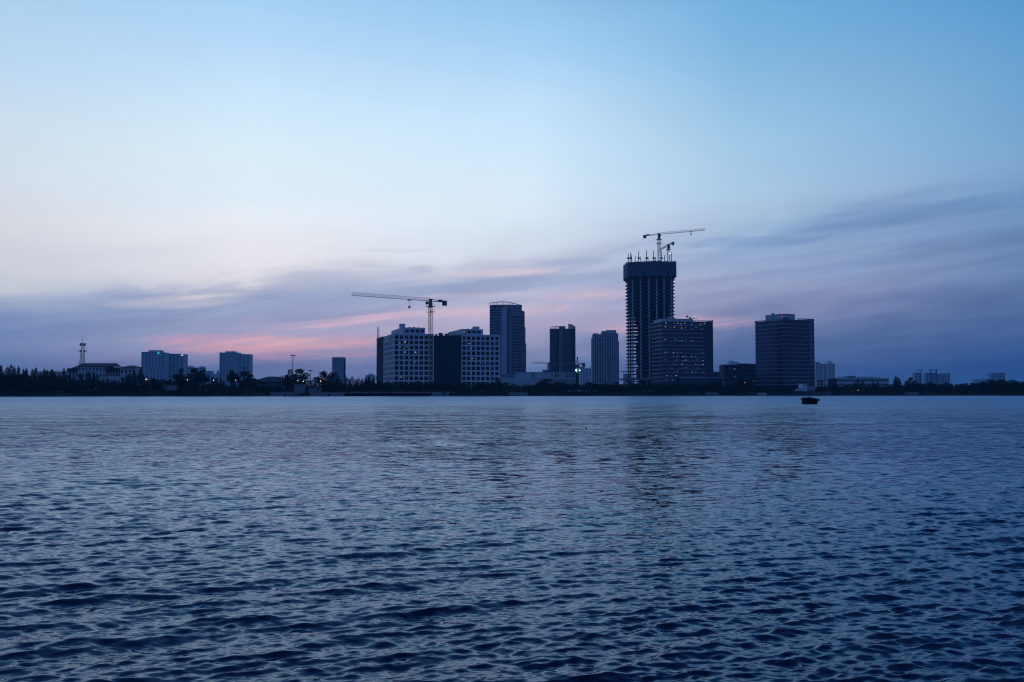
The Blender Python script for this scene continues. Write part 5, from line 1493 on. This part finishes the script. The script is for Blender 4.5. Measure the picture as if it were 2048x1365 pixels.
while px < 2135:
    y = float(np.interp(px, PX_, PY_))
    kind = 'conifer' if (680 < px < 960 and random.random() < 0.40) or (px < 150 and random.random() < 0.25) else 'broad'
    belt(px, y + random.uniform(-1.2, 4.0), kind, random.uniform(11, 30), random.uniform(1.15, 1.6))
    px += random.uniform(6.0, 10.5)
px = -85.0
while px < 2135:
    y = float(np.interp(px, PX_, PY_))
    if not (262 < px < 300 or 586 < px < 642 or 1600 < px < 1634 or 325 < px < 352 or 508 < px < 570):
        belt(px, y + random.uniform(3.5, 9), 'bush', random.uniform(5, 9), random.uniform(1.0, 1.5))
    px += random.uniform(9, 16)
# undergrowth nobody could count
def undergrowth():
    rng = np.random.default_rng(77)
    pts = []
    for _ in range(2300):
        pxx = rng.uniform(-100, 2150)
        if 538 < pxx < 905 and rng.random() < 0.96: off = rng.uniform(7, 14)
        elif rng.random() < 0.5: off = rng.uniform(8, 24)
        else: off = rng.uniform(1.2, 5.5)
        p = px_on_shore(pxx, off)
        if pxx > 1180 and off < 4 and rng.random() < 0.5: off += 4
        rad = rng.uniform(0.7, 2.0); zb = min(GROUND, 0.4 + off*0.4)
        hgt = rad*rng.uniform(0.7, 1.5)
        n = 46
        d = rng.normal(size=(n, 3)); d /= np.linalg.norm(d, axis=1)[:, None]; d[:, 2] = np.abs(d[:, 2])
        d *= rng.uniform(0.5, 1.0, n)[:, None]
        pts.append(np.stack([p.x + d[:, 0]*rad*1.6, p.y + d[:, 1]*rad, zb + d[:, 2]*hgt], 1))
    me = leaf_mesh('undergrowth', np.concatenate(pts), 0.30, rng, M_leaf[2])
    finish(bpy.data.objects.new('undergrowth', me), None, 'dark tangled undergrowth along the foot of the far bank', 'undergrowth', None, 'stuff')
undergrowth()

# ------------------------------------------------------------------ boat
def boat():
    Y = EYE*FPX/(808.3 - 780)/1.0
    c = at(1619, 780, Y); s = Y/FPX
    t = thing('work_boat', 'small black flat-bowed work boat with a low wheelhouse, afloat on the river', 'boat', (c.x, Y, 0), R(-14))
    # hull: cross sections along its length, bow to the right and away
    secs = [(-2.15, 1.45, 0.95, 1.55), (-1.9, 1.5, 1.0, 1.5), (0.0, 1.55, 1.0, 1.42), (1.6, 1.4, 0.9, 1.36), (2.25, 1.0, 0.6, 1.42), (2.55, 0.5, 0.25, 1.5)]
    V, Fc = [], []
    for x, w, wb, top in secs:
        xb = x if x < 1.5 else x - (x - 1.5)*0.45
        V += [(x, -w, top), (xb, -wb*1.25, 0.25), (xb, -wb, -0.35), (xb, wb, -0.35), (xb, wb*1.25, 0.25), (x, w, top)]
    for i in range(len(secs) - 1):
        for k in range(6):
            a = i*6 + k; b = i*6 + (k + 1) % 6
            Fc.append((a, b, b + 6, a + 6))
    Fc += [(5, 4, 3, 2, 1, 0), tuple(range((len(secs) - 1)*6, len(secs)*6))]
    hull = MB()._add(V, Fc).build('hull', M_black, t)
    mb = MB()
    for (x0, w0, _, t0), (x1, w1, _, t1) in zip(secs[:-1], secs[1:]):
        for sg in (-1, 1): mb.bar((x0, sg*w0, t0), (x1, sg*w1, t1), 0.09)
    mb.build('rubbing_strake', M_black, hull)
    MB().prism([(-2.0, -1.3), (1.9, -1.1), (1.9, 1.1), (-2.0, 1.3)], 1.30, 1.40).build('deck', M_black, t)
    MB().prism([(-1.85, -1.15), (1.7, -1.05), (1.7, 1.05), (-1.85, 1.15)], 1.40, [1.84, 1.64, 1.64, 1.84]).build('cargo_cover', M_black, t)
    wh = MB().box(-0.45, 0.25, -0.6, 0.6, 1.68, 1.98).build('wheelhouse', M_black, t)
    MB().box(-0.55, 0.95, -0.75, 0.75, 1.86, 1.93).build('wheelhouse_roof', M_black, wh)
    MB().bar((-1.3, -0.8, 1.75), (-1.3, -0.8, 2.18), 0.05, 6).build('mast', M_black, t)
    MB().bar((1.75, 0.2, 1.5), (1.75, 0.2, 1.98), 0.04, 6).build('bow_post', M_black, t)
    for x, z_ in ((-2.3, 1.42), (2.58, 1.05)):
        MB().ball((x, -0.3, z_), 0.22, 8, 6).build('tyre_fender', M_black, t)
boat()
def marker_float():
    Y = EYE*FPX/(858.0 - 780)
    c = at(1172, 780, Y)
    t = thing('marker_float', 'tiny dark marker float bobbing on open water below the round-fronted tower', 'float', (c.x, Y, 0))
    MB().ball((0, 0, 0.03), 0.09, 8, 6).build('ball', M_black, t)
    MB().bar((0, 0, 0.08), (0.01, 0, 0.24), 0.018, 6).build('stem', M_black, t)
marker_float()

# ------------------------------------------------------------------ birds
def bird(px, py, Y, span, label, bank=0.0, flap=0.25, group=None, rz=0.3):
    c = at(px, py, Y)
    V = []; Fc = []
    h = span/2
    # body rings along x
    rings = [(-0.30, 0.01), (-0.22, 0.035), (-0.05, 0.07), (0.10, 0.065), (0.20, 0.035), (0.26, 0.04), (0.31, 0.012)]
    n = 6
    for x, r_ in rings:
        for k in range(n):
            a = 2*math.pi*k/n
            V.append((x*span, r_*span*math.cos(a), r_*span*math.sin(a)))
    for i in range(len(rings) - 1):
        for k in range(n):
            Fc.append((i*n + k, i*n + (k + 1) % n, (i + 1)*n + (k + 1) % n, (i + 1)*n + k))
    Fc += [tuple(range(n - 1, -1, -1)), tuple(range((len(rings) - 1)*n, len(rings)*n))]
    for sg in (-1, 1):
        b = len(V)
        for y, x0, x1, z in ((0.05, 0.14, -0.08, 0.04), (0.25, 0.17, -0.06, 0.04 + flap*0.35), (0.5, 0.04, -0.06, 0.04 + flap*0.28)):
            V += [(x0*span, sg*y*span, z*span + 0.006*span), (x1*span, sg*y*span, z*span + 0.006*span), (x0*span, sg*y*span, z*span - 0.006*span), (x1*span, sg*y*span, z*span - 0.006*span)]
        for i in range(2):
            p, q = b + i*4, b + (i + 1)*4
            Fc += [(p, q, q + 1, p + 1), (p + 2, p + 3, q + 3, q + 2), (p, p + 2, q + 2, q), (p + 1, q + 1, q + 3, p + 3)]
        q = b + 8; Fc += [(q, q + 2, q + 3, q + 1)]
    b = len(V)
    V += [(-0.28*span, -0.03*span, 0), (-0.28*span, 0.03*span, 0), (-0.42*span, 0.07*span, 0.004), (-0.42*span, -0.07*span, 0.004), (-0.34*span, 0, 0.02*span)]
    Fc += [(b, b + 1, b + 2, b + 3), (b, b + 4, b + 1), (b + 1, b + 4, b + 2), (b + 2, b + 4, b + 3), (b + 3, b + 4, b)]
    me = bpy.data.meshes.new('bird'); me.from_pydata(V, [], Fc); me.materials.append(M_black)
    o = bpy.data.objects.new('bird', me); o.location = c; o.rotation_euler = (bank, 0.0, rz)
    finish(o, None, label, 'bird', group)
bird(1363.5, 717, 150, 1.05, 'dark bird gliding with spread wings in front of the lit glass block', 0.15, 0.1, None, 1.35)
G_ = 'small birds flying between the crane and the round-fronted tower'
for px, py in ((943, 608), (913, 620), (933.5, 618.6)):
    bird(px, py, 420, 0.55, 'tiny dark bird flying between the crane and the round-fronted tower', 0.2, 0.5, G_, random.uniform(0, 3))
bird(1224, 606, 420, 0.5, 'tiny dark bird flying high left of the unfinished tower', 0.1, 0.5, None, 1.0)
bird(1226, 653, 350, 0.65, 'tiny dark bird flying just above the stepped apartment tower', 0.3, 0.5, None, 2.0)
bird(471, 639.5, 420, 0.5, 'tiny dark bird flying alone above the joined far office slabs', 0.1, 0.4, None, 0.6)

# ------------------------------------------------------------------ haze
def haze():
    m = bpy.data.materials.new('haze_air'); m.use_nodes = True
    nt = m.node_tree; nt.nodes.clear()
    o = nt.nodes.new('ShaderNodeOutputMaterial')
    v = nt.nodes.new('ShaderNodeVolumePrincipled')
    v.inputs['Color'].default_value = (0.26, 0.56, 1.0, 1)
    v.inputs['Density'].default_value = 0.00008
    v.inputs['Anisotropy'].default_value = 0.2
    nt.links.new(v.outputs[0], o.inputs['Volume'])
    h = MB().box(-7600, 7600, -6600, 9400, -2.5, 215).build('haze', m, None, kind='stuff')
    h['label'] = 'thin blue evening haze over river and city'; h['category'] = 'haze'
haze()
